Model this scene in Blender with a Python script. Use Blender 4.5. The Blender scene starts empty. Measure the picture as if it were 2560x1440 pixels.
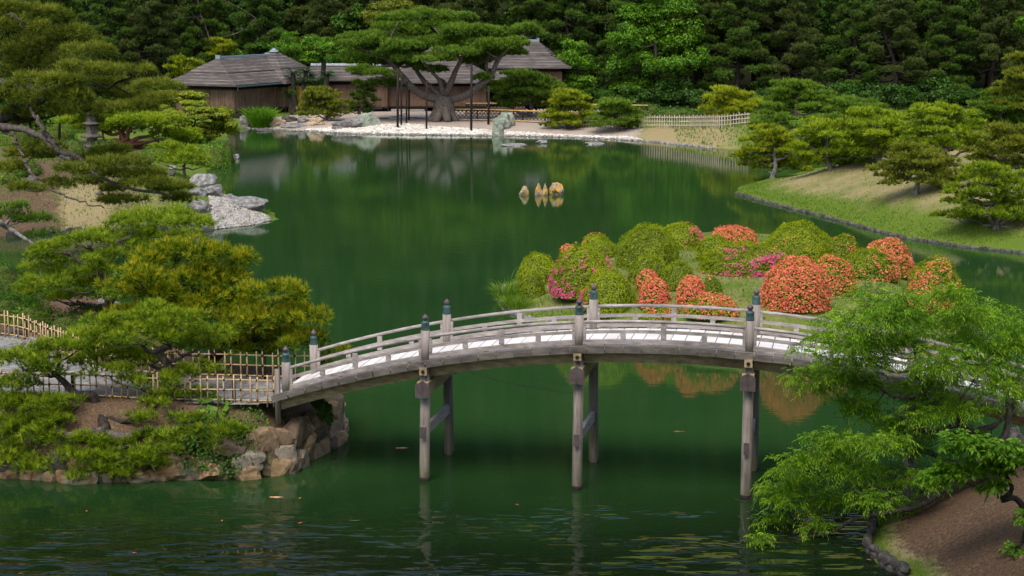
import bpy, bmesh, math, random
import numpy as np
from mathutils import Vector, noise as mnoise

# ------------------------------------------------------------------ camera, sky, sun, exposure
F_PX, CAM_H, YH = 4400.0, 12.3, -10.0
TH = math.atan((720 - YH) / F_PX)
scene = bpy.context.scene
col = scene.collection
cam_d = bpy.data.cameras.new("camera"); cam = bpy.data.objects.new("camera", cam_d); col.objects.link(cam)
cam.location = (0, 0, CAM_H); cam.rotation_euler = (math.pi / 2 - TH, 0, 0)
cam_d.sensor_width = 36.0; cam_d.lens = 36.0 * F_PX / 2560.0; cam_d.clip_end = 6000; cam_d.clip_start = 0.1
scene.camera = cam

SUN_EL, SUN_AZ = math.radians(58), math.radians(200)     # azimuth measured clockwise from +Y
world = bpy.data.worlds.new("World"); scene.world = world; world.use_nodes = True
wn = world.node_tree.nodes; wl = world.node_tree.links; wn.clear()
sky = wn.new("ShaderNodeTexSky"); sky.sky_type = 'NISHITA'; sky.sun_disc = False
sky.sun_elevation = SUN_EL; sky.sun_rotation = SUN_AZ; sky.air_density = 1.0; sky.dust_density = 4.0; sky.ozone_density = 1.0
bg = wn.new("ShaderNodeBackground"); bg.inputs[1].default_value = 0.15
wo = wn.new("ShaderNodeOutputWorld"); wl.new(sky.outputs[0], bg.inputs[0]); wl.new(bg.outputs[0], wo.inputs[0])
sd_ = bpy.data.lights.new("sun", 'SUN'); sd_.energy = 1.25; sd_.angle = math.radians(35); sd_.color = (1.0, 0.95, 0.87)
sun = bpy.data.objects.new("sun", sd_); col.objects.link(sun)
sdir = Vector((math.sin(SUN_AZ) * math.cos(SUN_EL), math.cos(SUN_AZ) * math.cos(SUN_EL), math.sin(SUN_EL)))
sun.rotation_euler = (-sdir).to_track_quat('-Z', 'Y').to_euler(); sun.location = (0, 0, 60)
scene.view_settings.view_transform = 'Standard'; scene.view_settings.look = 'None'
scene.view_settings.exposure = 0.65; scene.view_settings.gamma = 1.0; scene.view_settings.use_curve_mapping = False
scene.cycles.max_bounces = 6; scene.cycles.transparent_max_bounces = 4
scene.cycles.sample_clamp_indirect = 4.0

RNG = np.random.default_rng(11)
random.seed(5)
A_ = np.array

# ------------------------------------------------------------------ pixel -> world
CT, ST = math.cos(TH), math.sin(TH)
def ray(px, py):
    x = (px - 1280) / F_PX; y = (720 - py) / F_PX
    return x, CT + y * ST, -ST + y * CT
def G(px, py, z=0.0):
    d = ray(px, py); t = (z - CAM_H) / d[2]
    return A_((d[0] * t, d[1] * t, z))
def D(px, py, Y):
    d = ray(px, py); t = Y / d[1]
    return A_((d[0] * t, Y, CAM_H + d[2] * t))
def mpp(Y): return (Y * CT + 1.5) / F_PX

# ------------------------------------------------------------------ objects
def tag(o, label=None, cat=None, group=None, kind=None):
    if label: o["label"] = label
    if cat: o["category"] = cat
    if group: o["group"] = group
    if kind: o["kind"] = kind
    return o
def empty(name, loc, label, cat, group=None, rz=0.0):
    o = bpy.data.objects.new(name, None); o.location = tuple(float(v) for v in loc); o.rotation_euler = (0, 0, rz)
    o.empty_display_size = 0.2; col.objects.link(o)
    return tag(o, label, cat, group)
def mesh(name, V, polys, mats, mi=None, attr=None, smooth=False, parent=None, off=None, cattr=None):
    """polys: list of int arrays (m,k); V world coords; off = world origin of the parent thing."""
    V = np.asarray(V, dtype=np.float64)
    if off is not None: V = V - np.asarray(off, dtype=np.float64)[None, :]
    me = bpy.data.meshes.new(name)
    me.vertices.add(len(V)); me.vertices.foreach_set("co", V.astype(np.float32).ravel())
    polys = [np.asarray(p, dtype=np.int32) for p in polys if len(p)]
    loops = np.concatenate([p.ravel() for p in polys]); tot = np.concatenate([np.full(len(p), p.shape[1], np.int32) for p in polys])
    st = np.concatenate([[0], np.cumsum(tot)[:-1]]).astype(np.int32)
    me.loops.add(len(loops)); me.loops.foreach_set("vertex_index", loops)
    me.polygons.add(len(tot)); me.polygons.foreach_set("loop_start", st); me.polygons.foreach_set("loop_total", tot)
    if mi is not None: me.polygons.foreach_set("material_index", np.asarray(mi, dtype=np.int32))
    me.polygons.foreach_set("use_smooth", np.full(len(tot), bool(smooth)))
    for m in (mats if isinstance(mats, (list, tuple)) else [mats]): me.materials.append(m)
    if attr is not None:
        a = me.attributes.new("v", 'FLOAT', 'POINT'); a.data.foreach_set("value", np.asarray(attr, dtype=np.float32))
    if cattr is not None:
        a = me.attributes.new("mask", 'FLOAT_COLOR', 'POINT')
        c4 = np.ones((len(V), 4), np.float32); c4[:, :3] = cattr; a.data.foreach_set("color", c4.ravel())
    me.update(calc_edges=True); me.validate()
    o = bpy.data.objects.new(name, me); col.objects.link(o)
    if parent is not None: o.parent = parent
    return o

class MB:
    """collects polygons for one mesh"""
    def __init__(s): s.v = []; s.p = {}; s.n = 0; s.a = []
    def add(s, V, polys, attr=0.5):
        V = np.asarray(V, float)
        for p in polys:
            p = np.asarray(p, np.int32)
            if len(p): s.p.setdefault(p.shape[1], []).append(p + s.n)
        s.v.append(V); s.n += len(V)
        s.a.append(np.full(len(V), attr) if np.isscalar(attr) else np.asarray(attr, float))
        return s
    def box(s, c, sz, ax=None, attr=0.5):
        c = A_(c, float); hx, hy, hz = A_(sz, float) / 2
        X, Y, Z = (A_((1., 0, 0)), A_((0, 1., 0)), A_((0, 0, 1.))) if ax is None else [A_(q, float) for q in ax]
        V = [c + X * hx * i + Y * hy * j + Z * hz * k for i in (-1, 1) for j in (-1, 1) for k in (-1, 1)]
        return s.add(V, [[(0, 1, 3, 2), (4, 6, 7, 5), (0, 4, 5, 1), (2, 3, 7, 6), (0, 2, 6, 4), (1, 5, 7, 3)]], attr)
    def bar(s, a, b, w, h, up=(0, 0, 1), attr=0.5):
        a = A_(a, float); b = A_(b, float); d = b - a; L = np.linalg.norm(d); d = d / L
        sd = np.cross(d, A_(up, float)); sd /= np.linalg.norm(sd); u = np.cross(sd, d)
        return s.box((a + b) / 2, (L, w, h), (d, sd, u), attr)
    def tube(s, pts, rad, sides=8, cap=True, attr=0.5):
        pts = np.asarray(pts, float); n = len(pts); rad = np.broadcast_to(np.asarray(rad, float), (n,))
        T = np.gradient(pts, axis=0); T /= np.linalg.norm(T, axis=1)[:, None] + 1e-9
        ref = A_((0.31, 0.2, 1.0)) if abs(T[:, 2]).mean() < 0.8 else A_((1.0, 0.2, 0.1))
        S = np.cross(T, ref); S /= np.linalg.norm(S, axis=1)[:, None] + 1e-9; U = np.cross(S, T)
        an = np.linspace(0, 2 * np.pi, sides, endpoint=False)
        V = pts[:, None, :] + rad[:, None, None] * (np.cos(an)[None, :, None] * S[:, None, :] + np.sin(an)[None, :, None] * U[:, None, :])
        V = V.reshape(-1, 3); i = np.arange(n - 1)[:, None] * sides; j = np.arange(sides)[None, :]; k = (j + 1) % sides
        q = np.stack([i + j, i + k, i + sides + k, i + sides + j], -1).reshape(-1, 4)
        pol = [q]
        if cap: pol.append(A_([list(range(sides))[::-1]])); pol.append(A_([[(n - 1) * sides + t for t in range(sides)]]))
        return s.add(V, pol, attr)
    def lathe(s, c, prof, sides=14, attr=0.5):
        c = A_(c, float); an = np.linspace(0, 2 * np.pi, sides, endpoint=False)
        V = np.array([[c[0] + r * math.cos(t), c[1] + r * math.sin(t), c[2] + z] for r, z in prof for t in an]); n = len(prof)
        i = np.arange(n - 1)[:, None] * sides; j = np.arange(sides)[None, :]; k = (j + 1) % sides
        q = np.stack([i + j, i + k, i + sides + k, i + sides + j], -1).reshape(-1, 4)
        return s.add(V, [q, [list(range(sides))[::-1]], [[(n - 1) * sides + t for t in range(sides)]]], attr)
    def build(s, name, mats, parent=None, off=None, smooth=False):
        return mesh(name, np.concatenate(s.v), [np.concatenate(p) for p in s.p.values()], mats, attr=np.concatenate(s.a), smooth=smooth, parent=parent, off=off)

def crom(P, n):
    P = np.asarray(P, float)
    if len(P) == 2: return P[0] + np.linspace(0, 1, n)[:, None] * (P[1] - P[0])
    Q = np.vstack([2 * P[0] - P[1], P, 2 * P[-1] - P[-2]]); m = len(P) - 1; out = []
    for t in np.linspace(0, m - 1e-6, n):
        i = int(t); u = t - i; a, b, c, d = Q[i:i + 4]
        out.append(0.5 * (2 * b + (c - a) * u + (2 * a - 5 * b + 4 * c - d) * u * u + (3 * b - a - 3 * c + d) * u ** 3))
    return np.array(out)

# ------------------------------------------------------------------ materials
def mat(name):
    m = bpy.data.materials.new(name); m.use_nodes = True; nt = m.node_tree; nt.nodes.clear()
    o = nt.nodes.new("ShaderNodeOutputMaterial"); return m, nt, o
def N(nt, t, **k):
    n = nt.nodes.new(t)
    for a, b in k.items(): setattr(n, a, b)
    return n
def ramp(nt, fac, stops):
    r = N(nt, "ShaderNodeValToRGB"); e = r.color_ramp.elements
    while len(e) < len(stops): e.new(0.5)
    for i, (p, c) in enumerate(stops): e[i].position = p; e[i].color = (*c, 1)
    nt.links.new(fac, r.inputs[0]); return r.outputs[0]
def noise_tex(nt, scale, detail=4, vec=None, rough=0.6):
    n = N(nt, "ShaderNodeTexNoise"); n.inputs["Scale"].default_value = scale; n.inputs["Detail"].default_value = detail; n.inputs["Roughness"].default_value = rough
    if vec is not None: nt.links.new(vec, n.inputs["Vector"])
    return n.outputs["Fac"]
def geo_pos(nt, sc=(1, 1, 1)):
    g = N(nt, "ShaderNodeNewGeometry"); mp = N(nt, "ShaderNodeMapping"); mp.inputs["Scale"].default_value = sc
    nt.links.new(g.outputs["Position"], mp.inputs["Vector"]); return mp.outputs[0]
def obj_pos(nt, sc=(1, 1, 1)):
    g = N(nt, "ShaderNodeTexCoord"); mp = N(nt, "ShaderNodeMapping"); mp.inputs["Scale"].default_value = sc
    nt.links.new(g.outputs["Object"], mp.inputs["Vector"]); return mp.outputs[0]
def mixc(nt, fac, a, b, mode='MIX'):
    m = N(nt, "ShaderNodeMix"); m.data_type = 'RGBA'; m.blend_type = mode
    for s, v in ((m.inputs[0], fac), (m.inputs[6], a), (m.inputs[7], b)):
        if isinstance(v, (int, float)): s.default_value = v
        elif isinstance(v, tuple): s.default_value = (*v, 1)
        else: nt.links.new(v, s)
    return m.outputs[2]
def attr_v(nt, name="v", out="Fac"):
    a = N(nt, "ShaderNodeAttribute"); a.attribute_name = name; return a.outputs[out]
def bump(nt, h, strength=0.3, dist=0.05):
    b = N(nt, "ShaderNodeBump"); b.inputs["Strength"].default_value = strength; b.inputs["Distance"].default_value = dist
    nt.links.new(h, b.inputs["Height"]); return b.outputs[0]
def pbr(nt, o, color, rough=0.7, normal=None, metallic=0.0, spec=0.3):
    p = N(nt, "ShaderNodeBsdfPrincipled"); p.inputs["Roughness"].default_value = rough; p.inputs["Metallic"].default_value = metallic
    p.inputs["Specular IOR Level"].default_value = spec
    if isinstance(color, tuple): p.inputs["Base Color"].default_value = (*color, 1)
    else: nt.links.new(color, p.inputs["Base Color"])
    if normal is not None: nt.links.new(normal, p.inputs["Normal"])
    nt.links.new(p.outputs[0], o.inputs[0]); return p

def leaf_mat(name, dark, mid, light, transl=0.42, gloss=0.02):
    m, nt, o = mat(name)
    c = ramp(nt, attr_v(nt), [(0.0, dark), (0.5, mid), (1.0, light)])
    d = N(nt, "ShaderNodeBsdfDiffuse"); t = N(nt, "ShaderNodeBsdfTranslucent"); nt.links.new(c, d.inputs[0]); nt.links.new(c, t.inputs[0])
    mx = N(nt, "ShaderNodeMixShader"); mx.inputs[0].default_value = transl
    nt.links.new(d.outputs[0], mx.inputs[1]); nt.links.new(t.outputs[0], mx.inputs[2])
    g = N(nt, "ShaderNodeBsdfGlossy"); g.inputs["Roughness"].default_value = 0.45; g.inputs[0].default_value = (0.7, 0.75, 0.7, 1)
    m2 = N(nt, "ShaderNodeMixShader"); m2.inputs[0].default_value = gloss
    nt.links.new(mx.outputs[0], m2.inputs[1]); nt.links.new(g.outputs[0], m2.inputs[2]); nt.links.new(m2.outputs[0], o.inputs[0])
    return m
def wood_mat(name, c1, c2, c3, rough=0.75, along=(1.2, 14, 14)):
    m, nt, o = mat(name)
    v = obj_pos(nt, along); n1 = noise_tex(nt, 1.0, 6, v, 0.65); n2 = noise_tex(nt, 0.9, 3, geo_pos(nt, (1, 1, 1)))
    c = ramp(nt, n1, [(0.3, c1), (0.52, c2), (0.72, c3)])
    c = mixc(nt, 0.35, c, ramp(nt, n2, [(0.3, c1), (0.7, c3)]))
    c = mixc(nt, 0.5, c, ramp(nt, attr_v(nt), [(0.0, (0.4, 0.4, 0.4)), (1.0, (1.6, 1.6, 1.6))]), 'MULTIPLY')
    pbr(nt, o, c, rough, bump(nt, n1, 0.35, 0.01), spec=0.2); return m
def bark_mat(name, c1, c2, sc=9):
    m, nt, o = mat(name)
    n1 = noise_tex(nt, sc, 6, geo_pos(nt, (1, 1, 0.45)), 0.7)
    c = ramp(nt, n1, [(0.32, c1), (0.55, c2), (0.75, tuple(min(1, q * 1.9) for q in c2))])
    pbr(nt, o, c, 0.9, bump(nt, n1, 0.9, 0.06), spec=0.15); return m
def rock_mat(name, c1, c2, c3, sc=2.5, lichen=None):
    m, nt, o = mat(name)
    n1 = noise_tex(nt, sc, 8, geo_pos(nt), 0.68); n2 = noise_tex(nt, sc * 0.5, 4, geo_pos(nt, (1.3, 1.3, 1)))
    c = ramp(nt, n1, [(0.3, c1), (0.5, c2), (0.7, c3)])
    if lichen: c = mixc(nt, ramp(nt, n2, [(0.50, (0, 0, 0)), (0.56, (1, 1, 1))]), c, lichen)
    pbr(nt, o, c, 0.85, bump(nt, n1, 0.7, 0.08), spec=0.25); return m
def plain(name, c, rough=0.6, metallic=0.0, var=0.25, sc=6):
    m, nt, o = mat(name); n1 = noise_tex(nt, sc, 5, geo_pos(nt))
    cc = ramp(nt, n1, [(0.3, tuple(q * (1 - var) for q in c)), (0.7, tuple(min(1, q * (1 + var)) for q in c))])
    pbr(nt, o, cc, rough, bump(nt, n1, 0.15, 0.01), metallic); return m

M = {}
M['pine_bright'] = leaf_mat('pine_needles_bright', (0.062, 0.116, 0.007), (0.182, 0.290, 0.011), (0.407, 0.503, 0.022))
M['pine_mid'] = leaf_mat('pine_needles_mid', (0.039, 0.092, 0.009), (0.108, 0.209, 0.018), (0.232, 0.362, 0.031))
M['pine_olive'] = leaf_mat('pine_needles_olive', (0.054, 0.075, 0.007), (0.145, 0.188, 0.014), (0.308, 0.339, 0.029))
M['pine_dark'] = leaf_mat('pine_needles_dark', (0.032, 0.068, 0.009), (0.071, 0.143, 0.017), (0.162, 0.271, 0.025))
M['pine_wood'] = leaf_mat('pine_needles_wood', (0.034, 0.055, 0.011), (0.081, 0.115, 0.022), (0.149, 0.190, 0.033), 0.42, 0.02)
M['pine_yellow'] = leaf_mat('pine_needles_yellowing', (0.045, 0.125, 0.006), (0.225, 0.310, 0.010), (0.52, 0.46, 0.014))
M['pine_lime'] = leaf_mat('pine_needles_lime', (0.057, 0.103, 0.006), (0.213, 0.292, 0.010), (0.454, 0.496, 0.022))
M['leaf_bright'] = leaf_mat('leaves_bright', (0.040, 0.106, 0.007), (0.103, 0.243, 0.011), (0.221, 0.437, 0.020))
M['leaf_deep'] = leaf_mat('leaves_deep', (0.022, 0.064, 0.006), (0.047, 0.129, 0.010), (0.110, 0.227, 0.015))
M['leaf_dark'] = leaf_mat('leaves_dark', (0.020, 0.051, 0.006), (0.043, 0.106, 0.013), (0.098, 0.188, 0.020))
M['leaf_maple'] = leaf_mat('leaves_maple', (0.070, 0.122, 0.007), (0.204, 0.275, 0.014), (0.471, 0.371, 0.028))
M['leaf_azalea'] = leaf_mat('leaves_azalea', (0.087, 0.138, 0.004), (0.229, 0.310, 0.005), (0.436, 0.512, 0.007))
M['leaf_willow'] = leaf_mat('leaves_feathery', (0.047, 0.122, 0.008), (0.114, 0.274, 0.012), (0.387, 0.594, 0.017), 0.4)
M['leaf_sago'] = leaf_mat('leaves_sago', (0.014, 0.050, 0.008), (0.035, 0.098, 0.017), (0.082, 0.183, 0.035))
M['grass'] = leaf_mat('grass_blades', (0.048, 0.112, 0.005), (0.117, 0.239, 0.011), (0.246, 0.351, 0.028), 0.3, 0.03)
M['fl_orange'] = leaf_mat('blossoms_orange', (0.64, 0.085, 0.05), (0.84, 0.17, 0.11), (0.88, 0.34, 0.20), 0.3, 0.02)
M['fl_pink'] = leaf_mat('blossoms_pink', (0.55, 0.02, 0.16), (0.78, 0.06, 0.28), (0.85, 0.20, 0.42), 0.3, 0.02)
M['bark'] = bark_mat('bark_grey', (0.035, 0.028, 0.022), (0.13, 0.11, 0.095))
M['bark_dark'] = bark_mat('bark_dark', (0.014, 0.011, 0.009), (0.05, 0.042, 0.035))
M['bark_pale'] = bark_mat('bark_pale', (0.06, 0.055, 0.05), (0.22, 0.205, 0.19))
M['bark_red'] = bark_mat('bark_red', (0.06, 0.025, 0.018), (0.20, 0.085, 0.06))
M['wood_rail'] = wood_mat('weathered_wood', (0.114, 0.100, 0.090), (0.325, 0.292, 0.278), (0.536, 0.495, 0.467))
M['wood_post'] = wood_mat('weathered_post_wood', (0.13, 0.105, 0.09), (0.30, 0.265, 0.24), (0.43, 0.39, 0.355), along=(14, 14, 1.2))
M['wood_pile'] = wood_mat('weathered_pile_wood', (0.055, 0.045, 0.040), (0.20, 0.175, 0.155), (0.38, 0.34, 0.30), along=(12, 12, 0.8))
M['wood_girder'] = wood_mat('mossy_beam_wood', (0.111, 0.080, 0.046), (0.405, 0.320, 0.186), (0.608, 0.500, 0.308))
M['wood_deck'] = wood_mat('pale_deck_wood', (0.56, 0.54, 0.52), (0.70, 0.685, 0.66), (0.80, 0.78, 0.76))
M['wood_house'] = wood_mat('timber_cladding', (0.045, 0.028, 0.020), (0.13, 0.085, 0.060), (0.25, 0.165, 0.11), along=(5, 5, 0.35))
M['wood_red'] = wood_mat('reddish_timber', (0.062, 0.036, 0.024), (0.133, 0.082, 0.055), (0.187, 0.128, 0.088), along=(5, 5, 0.35))
M['wood_black'] = plain('dark_timber', (0.018, 0.013, 0.011), 0.8)
M['copper'] = plain('aged_copper', (0.050, 0.100, 0.100), 0.5, 0.2, 0.4)
M['copper_brown'] = plain('brown_copper', (0.11, 0.085, 0.085), 0.45, 0.15, 0.3)
M['bamboo'] = plain('bamboo_cane', (0.504, 0.356, 0.194), 0.5, 0, 0.3, 3)
M['bamboo_gold'] = plain('golden_bamboo', (0.50, 0.31, 0.11), 0.5, 0, 0.25, 3)
M['bamboo_grey'] = plain('weathered_bamboo', (0.429, 0.365, 0.280), 0.6, 0, 0.3, 3)
M['rope'] = plain('black_rope', (0.012, 0.011, 0.010), 0.9)
M['rock'] = rock_mat('grey_rock', (0.07, 0.065, 0.06), (0.18, 0.17, 0.16), (0.38, 0.37, 0.35), 3.0)
M['rock_pale'] = rock_mat('pale_rock', (0.06, 0.058, 0.055), (0.20, 0.195, 0.185), (0.40, 0.39, 0.37), 4.0)
M['rock_dark'] = rock_mat('dark_rock', (0.025, 0.023, 0.020), (0.07, 0.065, 0.058), (0.16, 0.15, 0.13), 3.0)
M['rock_tan'] = rock_mat('tan_rock', (0.14, 0.10, 0.065), (0.34, 0.25, 0.16), (0.52, 0.43, 0.32), 2.0)
M['rock_brown'] = rock_mat('brown_stone', (0.069, 0.046, 0.026), (0.213, 0.138, 0.072), (0.375, 0.264, 0.154), 2.6, (0.188, 0.168, 0.121))
M['rock_green'] = rock_mat('green_rock', (0.07, 0.09, 0.07), (0.19, 0.22, 0.17), (0.36, 0.38, 0.31), 1.6)
M['rock_orange'] = rock_mat('lichen_rock', (0.10, 0.075, 0.055), (0.28, 0.22, 0.16), (0.45, 0.39, 0.30), 7.0, (0.60, 0.31, 0.02))
M['pebble'] = plain('white_pebbles', (0.56, 0.53, 0.47), 0.8, 0, 0.3, 1.5)
M['pebble_grey'] = plain('grey_pebbles', (0.340, 0.315, 0.293), 0.8, 0, 0.45, 3)
M['stone_lantern'] = rock_mat('lantern_stone', (0.042, 0.037, 0.033), (0.098, 0.088, 0.075), (0.168, 0.156, 0.130), 5)
# ------------------------------------------------------------------ land masses
def smooth(t): t = np.clip(t, 0, 1); return t * t * (3 - 2 * t)
def poly_sd(P, x, y):
    """signed distance (inside > 0) from points to polygon P (n,2)"""
    shp = np.shape(x); x = np.ravel(x).astype(float); y = np.ravel(y).astype(float)
    best = np.full(x.shape, 1e18); ins = np.zeros(x.shape, bool); n = len(P)
    for i in range(n):
        ax, ay = P[i]; bx, by = P[(i + 1) % n]; dx, dy = bx - ax, by - ay
        t = np.clip(((x - ax) * dx + (y - ay) * dy) / (dx * dx + dy * dy + 1e-12), 0, 1)
        best = np.minimum(best, (x - ax - t * dx) ** 2 + (y - ay - t * dy) ** 2)
        c = ((ay > y) != (by > y)); xi = ax + (y - ay) * dx / (dy if abs(dy) > 1e-12 else 1e-12)
        ins ^= c & (x < xi)
    d = np.sqrt(best); return np.where(ins, d, -d).reshape(shp)
def pxpoly(L, z=0.0, smoothn=0):
    P = np.array([G(a, b, z)[:2] for a, b in L]); return P
class Land:
    def __init__(s, px, lo, hi, w, extra=(), mounds=(), wob=0.15, fn=None):
        P = list(pxpoly(px))
        s.P = np.array(P + list(extra)); s.lo, s.hi, s.w, s.m, s.wob, s.fn = lo, hi, w, mounds, wob, fn
    def sd(s, x, y):
        d = poly_sd(s.P, x, y)
        return d + s.wob * (np.sin(x * 1.9 + 0.7 * np.sin(y * 1.3)) * 0.5 + np.sin(y * 2.3 + x * 0.7) * 0.5)
    def h(s, x, y):
        x = np.asarray(x, float); y = np.asarray(y, float); d = s.sd(x, y)
        z = s.lo * np.clip(d / 0.35, 0, 1) + (s.hi - s.lo) * smooth(d / s.w)
        for mx, my, r, a in s.m: z = z + a * np.exp(-((x - mx) ** 2 + (y - my) ** 2) / (r * r)) * smooth(d / 3.0)
        if s.fn: z = s.fn(x, y, d, z)
        z = z + 0.03 * np.sin(x * 0.9) * np.sin(y * 0.8) * smooth(d / 2)
        return np.where(d > 0, z, np.maximum(-1.2, d * 0.8))
    def hit(s, px, py):
        zs = np.arange(3.4, -0.06, -0.03); d = ray(px, py); t = (zs - CAM_H) / d[2]; x, y = d[0] * t, d[1] * t; h = s.h(x, y); k = np.argmax(zs <= h) if (zs <= h).any() else len(zs) - 1
        return A_((x[k], y[k], max(0.0, float(h[k]))))
def gm(px, py, z, r, a): p = G(px, py, z); return (p[0], p[1], r, a)
def main_fn(x, y, d, z): return z + np.maximum(0, y - 214) * 0.95 + np.maximum(0, y - 192) * 0.06
LM = Land([(-1100, 612), (0, 592), (150, 582), (400, 577), (545, 573), (640, 563), (700, 547), (690, 532), (655, 518), (600, 500), (560, 480),
           (540, 462), (520, 445), (515, 428), (560, 412), (597, 402), (585, 385), (572, 352), (578, 326), (620, 320), (680, 323), (740, 327),
           (900, 335), (1240, 339), (1400, 342), (1500, 346), (1620, 353), (1720, 363), (1790, 371), (1860, 374), (1960, 362), (2100, 350), (2600, 345), (3600, 345)],
          0.12, 0.62, 5.0, extra=[(260, 420), (-260, 420)],
          mounds=[gm(140, 450, 1.5, 8, 0.8), gm(-60, 460, 1.5, 10, 1.1), gm(330, 450, 1.2, 6, 0.6), gm(1990, 315, 1.5, 8, 0.5), gm(2250, 320, 1.5, 16, 0.9), gm(590, 520, 0.3, 4, 0.25)], fn=main_fn)
LP = Land([(1838, 484), (1900, 503), (2060, 543), (2250, 594), (2400, 617), (2560, 634), (3000, 670), (4000, 690), (4000, 400), (3000, 396), (2400, 402), (2150, 412), (2060, 420), (1980, 438), (1900, 455), (1848, 470)],
          0.18, 2.0, 9.0, mounds=[gm(2450, 470, 2, 9, 0.9)])
LI = Land([(1245, 742), (1262, 778), (1330, 803), (1450, 835), (1560, 872), (1700, 893), (1900, 902), (2120, 898), (2330, 862), (2445, 800), (2432, 740), (2360, 690), (2210, 652),
           (2000, 624), (1750, 612), (1600, 622), (1450, 648), (1340, 672), (1275, 705)], 0.15, 1.22, 4.0, mounds=[gm(1850, 690, 1.0, 6, 0.35)])
LA = Land([(-700, 1170), (-150, 1182), (0, 1190), (200, 1207), (430, 1197), (640, 1193), (720, 1182), (772, 1150), (845, 1106), (852, 1082), (842, 1058), (790, 1036), (700, 1030), (560, 1000), (440, 930), (330, 850), (150, 825), (-700, 800)],
          0.55, 1.75, 1.45, wob=0.06)
LF = Land([(2165, 1378), (2190, 1302), (2240, 1262), (2330, 1228), (2440, 1198), (2560, 1168), (2800, 1120), (3300, 1080), (3600, 1700), (2700, 1700), (2420, 1600), (2265, 1442), (2198, 1412)], 0.18, 1.35, 3.2, wob=0.08)

def ground_mat():
    m, nt, o = mat('garden_ground')
    msk = N(nt, "ShaderNodeAttribute"); msk.attribute_name = "mask"; sp = N(nt, "ShaderNodeSeparateColor"); nt.links.new(msk.outputs["Color"], sp.inputs[0])
    p = geo_pos(nt); n1 = noise_tex(nt, 0.55, 6, p, 0.7); n2 = noise_tex(nt, 14, 5, p, 0.75); n3 = noise_tex(nt, 3.0, 5, p, 0.7)
    gr = ramp(nt, n2, [(0.25, (0.045, 0.085, 0.010)), (0.5, (0.095, 0.15, 0.020)), (0.75, (0.17, 0.22, 0.04))])
    dry = ramp(nt, n2, [(0.25, (0.16, 0.13, 0.055)), (0.5, (0.27, 0.22, 0.11)), (0.75, (0.38, 0.32, 0.19))])
    dirt = ramp(nt, n2, [(0.25, (0.05, 0.032, 0.020)), (0.5, (0.12, 0.078, 0.050)), (0.75, (0.22, 0.15, 0.10))])
    sand = ramp(nt, n3, [(0.3, (0.30, 0.25, 0.20)), (0.7, (0.40, 0.34, 0.28))])
    # r: dryness of the grass   g: bare brown soil   b: pale sand
    dm = N(nt, "ShaderNodeMath", operation='ADD'); nt.links.new(sp.outputs[0], dm.inputs[0]); nt.links.new(n1, dm.inputs[1])
    c = mixc(nt, ramp(nt, dm.outputs[0], [(0.62, (0, 0, 0)), (1.05, (1, 1, 1))]), gr, dry)
    d2 = N(nt, "ShaderNodeMath", operation='ADD'); nt.links.new(sp.outputs[1], d2.inputs[0]); nt.links.new(n3, d2.inputs[1])
    c = mixc(nt, ramp(nt, d2.outputs[0], [(0.8, (0, 0, 0)), (1.15, (1, 1, 1))]), c, dirt)
    d3 = N(nt, "ShaderNodeMath", operation='MULTIPLY_ADD'); nt.links.new(sp.outputs[2], d3.inputs[0]); d3.inputs[1].default_value = 1.0; nt.links.new(n3, d3.inputs[2])
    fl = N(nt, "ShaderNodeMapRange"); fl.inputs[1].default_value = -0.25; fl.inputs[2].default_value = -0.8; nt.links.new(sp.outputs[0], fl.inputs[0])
    c = mixc(nt, fl.outputs[0], c, ramp(nt, n2, [(0.3, (0.014, 0.020, 0.007)), (0.7, (0.04, 0.045, 0.018))]))  # dark leaf litter of the wood floor, its dim light painted in too
    c = mixc(nt, ramp(nt, d3.outputs[0], [(0.85, (0, 0, 0)), (1.05, (1, 1, 1))]), c, sand)
    pbr(nt, o, c, 0.95, bump(nt, n2, 0.6, 0.05), spec=0.05); return m
def paving_mat():
    m, nt, o = mat('stone_paving'); v = N(nt, "ShaderNodeTexVoronoi"); v.feature = 'DISTANCE_TO_EDGE'; v.inputs["Scale"].default_value = 1.7
    mp = geo_pos(nt, (1.0, 1.5, 1)); nt.links.new(mp, v.inputs["Vector"])
    v2 = N(nt, "ShaderNodeTexVoronoi"); v2.inputs["Scale"].default_value = 1.7; nt.links.new(mp, v2.inputs["Vector"])
    n1 = noise_tex(nt, 9, 6, geo_pos(nt))
    st = mixc(nt, 0.45, ramp(nt, n1, [(0.3, (0.13, 0.125, 0.115)), (0.7, (0.28, 0.27, 0.25))]), v2.outputs["Color"], 'SOFT_LIGHT')
    bw = N(nt, "ShaderNodeHueSaturation"); bw.inputs["Saturation"].default_value = 0.25; nt.links.new(st, bw.inputs["Color"])
    c = mixc(nt, ramp(nt, v.outputs[0], [(0.015, (0, 0, 0)), (0.05, (1, 1, 1))]), (0.13, 0.11, 0.085), bw.outputs[0])
    pbr(nt, o, c, 0.85, bump(nt, v.outputs[0], 0.4, 0.03), spec=0.2); return m
M['ground'] = ground_mat(); M['paving'] = paving_mat()

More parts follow.
